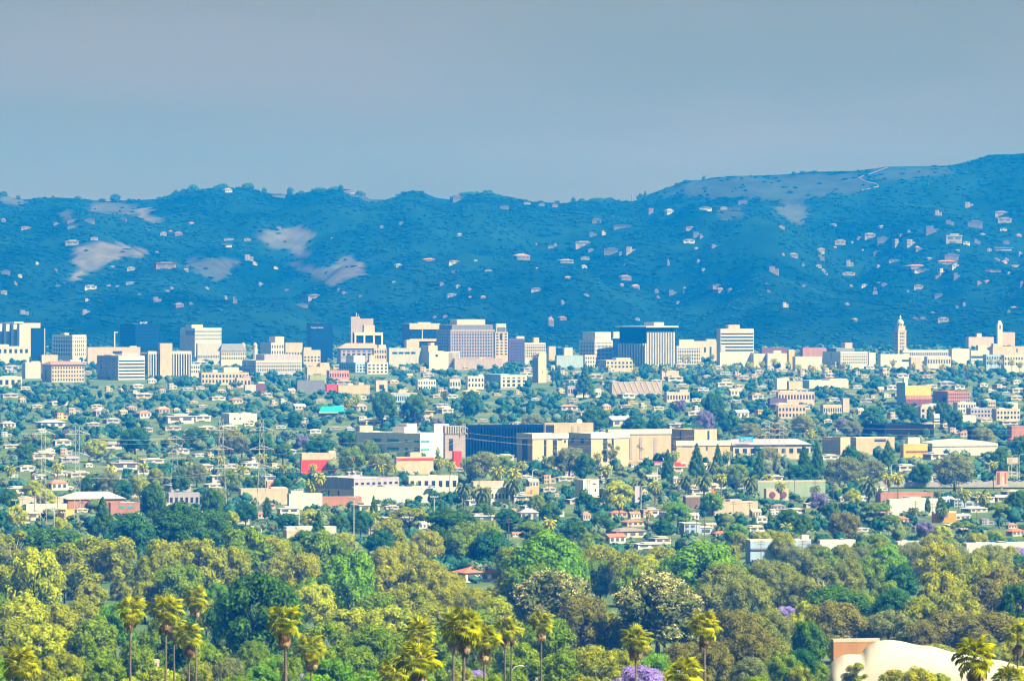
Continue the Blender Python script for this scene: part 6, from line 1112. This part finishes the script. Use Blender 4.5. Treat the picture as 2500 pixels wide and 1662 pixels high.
# scrub and woodland on the hills
N_ = 22000; r = np.random.default_rng(3); px = r.uniform(-150, 2650, N_); t_ = r.uniform(0, 1, N_) ** .9; dd = 6900 + t_ * (RIDGE - 6900 - 8); xx = X(px, dd); zz = terr(xx, dd)
ok = (earth_at(xx, dd, zz) < .045) | (r.uniform(size=N_) < .05); hh_px, hh_y = px[ok], row(dd[ok], zz[ok])
den = vnoise(xx[ok], dd[ok] * .6, 55); keep = den + r.uniform(-.18, .18, len(den)) > .24
for tok in HILL.split():
    a, b, c_, e_ = [float(v) for v in tok.split(',')[:4]]; keep &= ~((abs(hh_px - a) < c_ * .5) & (hh_y > b - e_ * .2) & (hh_y < b + 6) & (r.uniform(size=len(hh_y)) < .75))
it = np.stack([dd[ok], px[ok], r.uniform(8, 24, ok.sum()), r.uniform(2.5, 5.5, ok.sum())], 1)[keep]
o = link('hillside_woodland', mass_mesh('hillside_woodland', it, lambda x, d: terr(x, d) - .6, 2, 4, 1.1, 8, 5, 3), None, MATS['hill_bush']); o['kind'] = 'stuff'; o['label'] = 'dark scrub and woodland covering the hills'; o['category'] = 'woodland'
# ---------------------------------------------------------------- finish the labels: which one, from which landmark towards which
MK = np.array([(a, b) for _, a, b in MARKS]); ORD = ['first', 'second', 'third', 'fourth', 'fifth', 'sixth', 'seventh', 'eighth', 'ninth', 'tenth', 'eleventh', 'twelfth', 'thirteenth', 'fourteenth', 'fifteenth', 'sixteenth', 'seventeenth', 'eighteenth', 'nineteenth', 'twentieth']
SHORT = lambda t: t

groups = {}
for o_, look, px, y in THINGS:
    v = (MK - [px, y]) * [1, 1.6]; ds = np.hypot(v[:, 0], v[:, 1]); k1 = int(ds.argmin()); u = np.array([px, y]) - MK[k1]
    w_ = (MK - MK[k1]) * [1, 1.6]; dw = np.hypot(w_[:, 0], w_[:, 1]); u2 = u * [1, 1.6]; nu_ = np.hypot(*u2) + 1e-6
    cosv = (w_ @ u2) / (dw * nu_ + 1e-6); sc_ = np.where((dw > 30), cosv - dw / 1600, -9); sc_[k1] = -9; k2 = int(sc_.argmax())
    groups.setdefault((look, k1, k2), []).append((ds[k1], o_))
for (look, k1, k2), L_ in groups.items():
    L_.sort(key=lambda q: q[0])
    for i, (_, o_) in enumerate(L_):
        lead = '' if len(L_) == 1 else (ORD[i] if i < len(ORD) else f'{ORD[i % 20]} further') + ' '
        lb = f'{lead}{look} from the {MARKS[k1][0]} towards the {MARKS[k2][0]}'
        if len(lb.replace('-', ' ').split()) > 16: lb = lb.replace('flat-roofed ', '').replace(' with ', ', ')
        o_['label'] = lb if True else f'{lead}{look} from the {MARKS[k1][0]} towards the {MARKS[k2][0]}'
# ---------------------------------------------------------------- the air
hz = MB().box(-2700, 2700, -420, 10950, -4, 470).mesh('haze')
m = node_mat('haze_air'); t = m.node_tree
o = t.nodes.new('ShaderNodeOutputMaterial'); pv = t.nodes.new('ShaderNodeVolumePrincipled')
pv.inputs['Color'].default_value = (*HAZE_COLOR, 1); pv.inputs['Density'].default_value = HAZE_DENSITY; pv.inputs['Anisotropy'].default_value = 0.0
pv.inputs['Absorption Color'].default_value = (1, .80, .0, 1)
t.links.new(pv.outputs[0], o.inputs['Volume'])
h = link('haze', hz, None, m); h['kind'] = 'stuff'
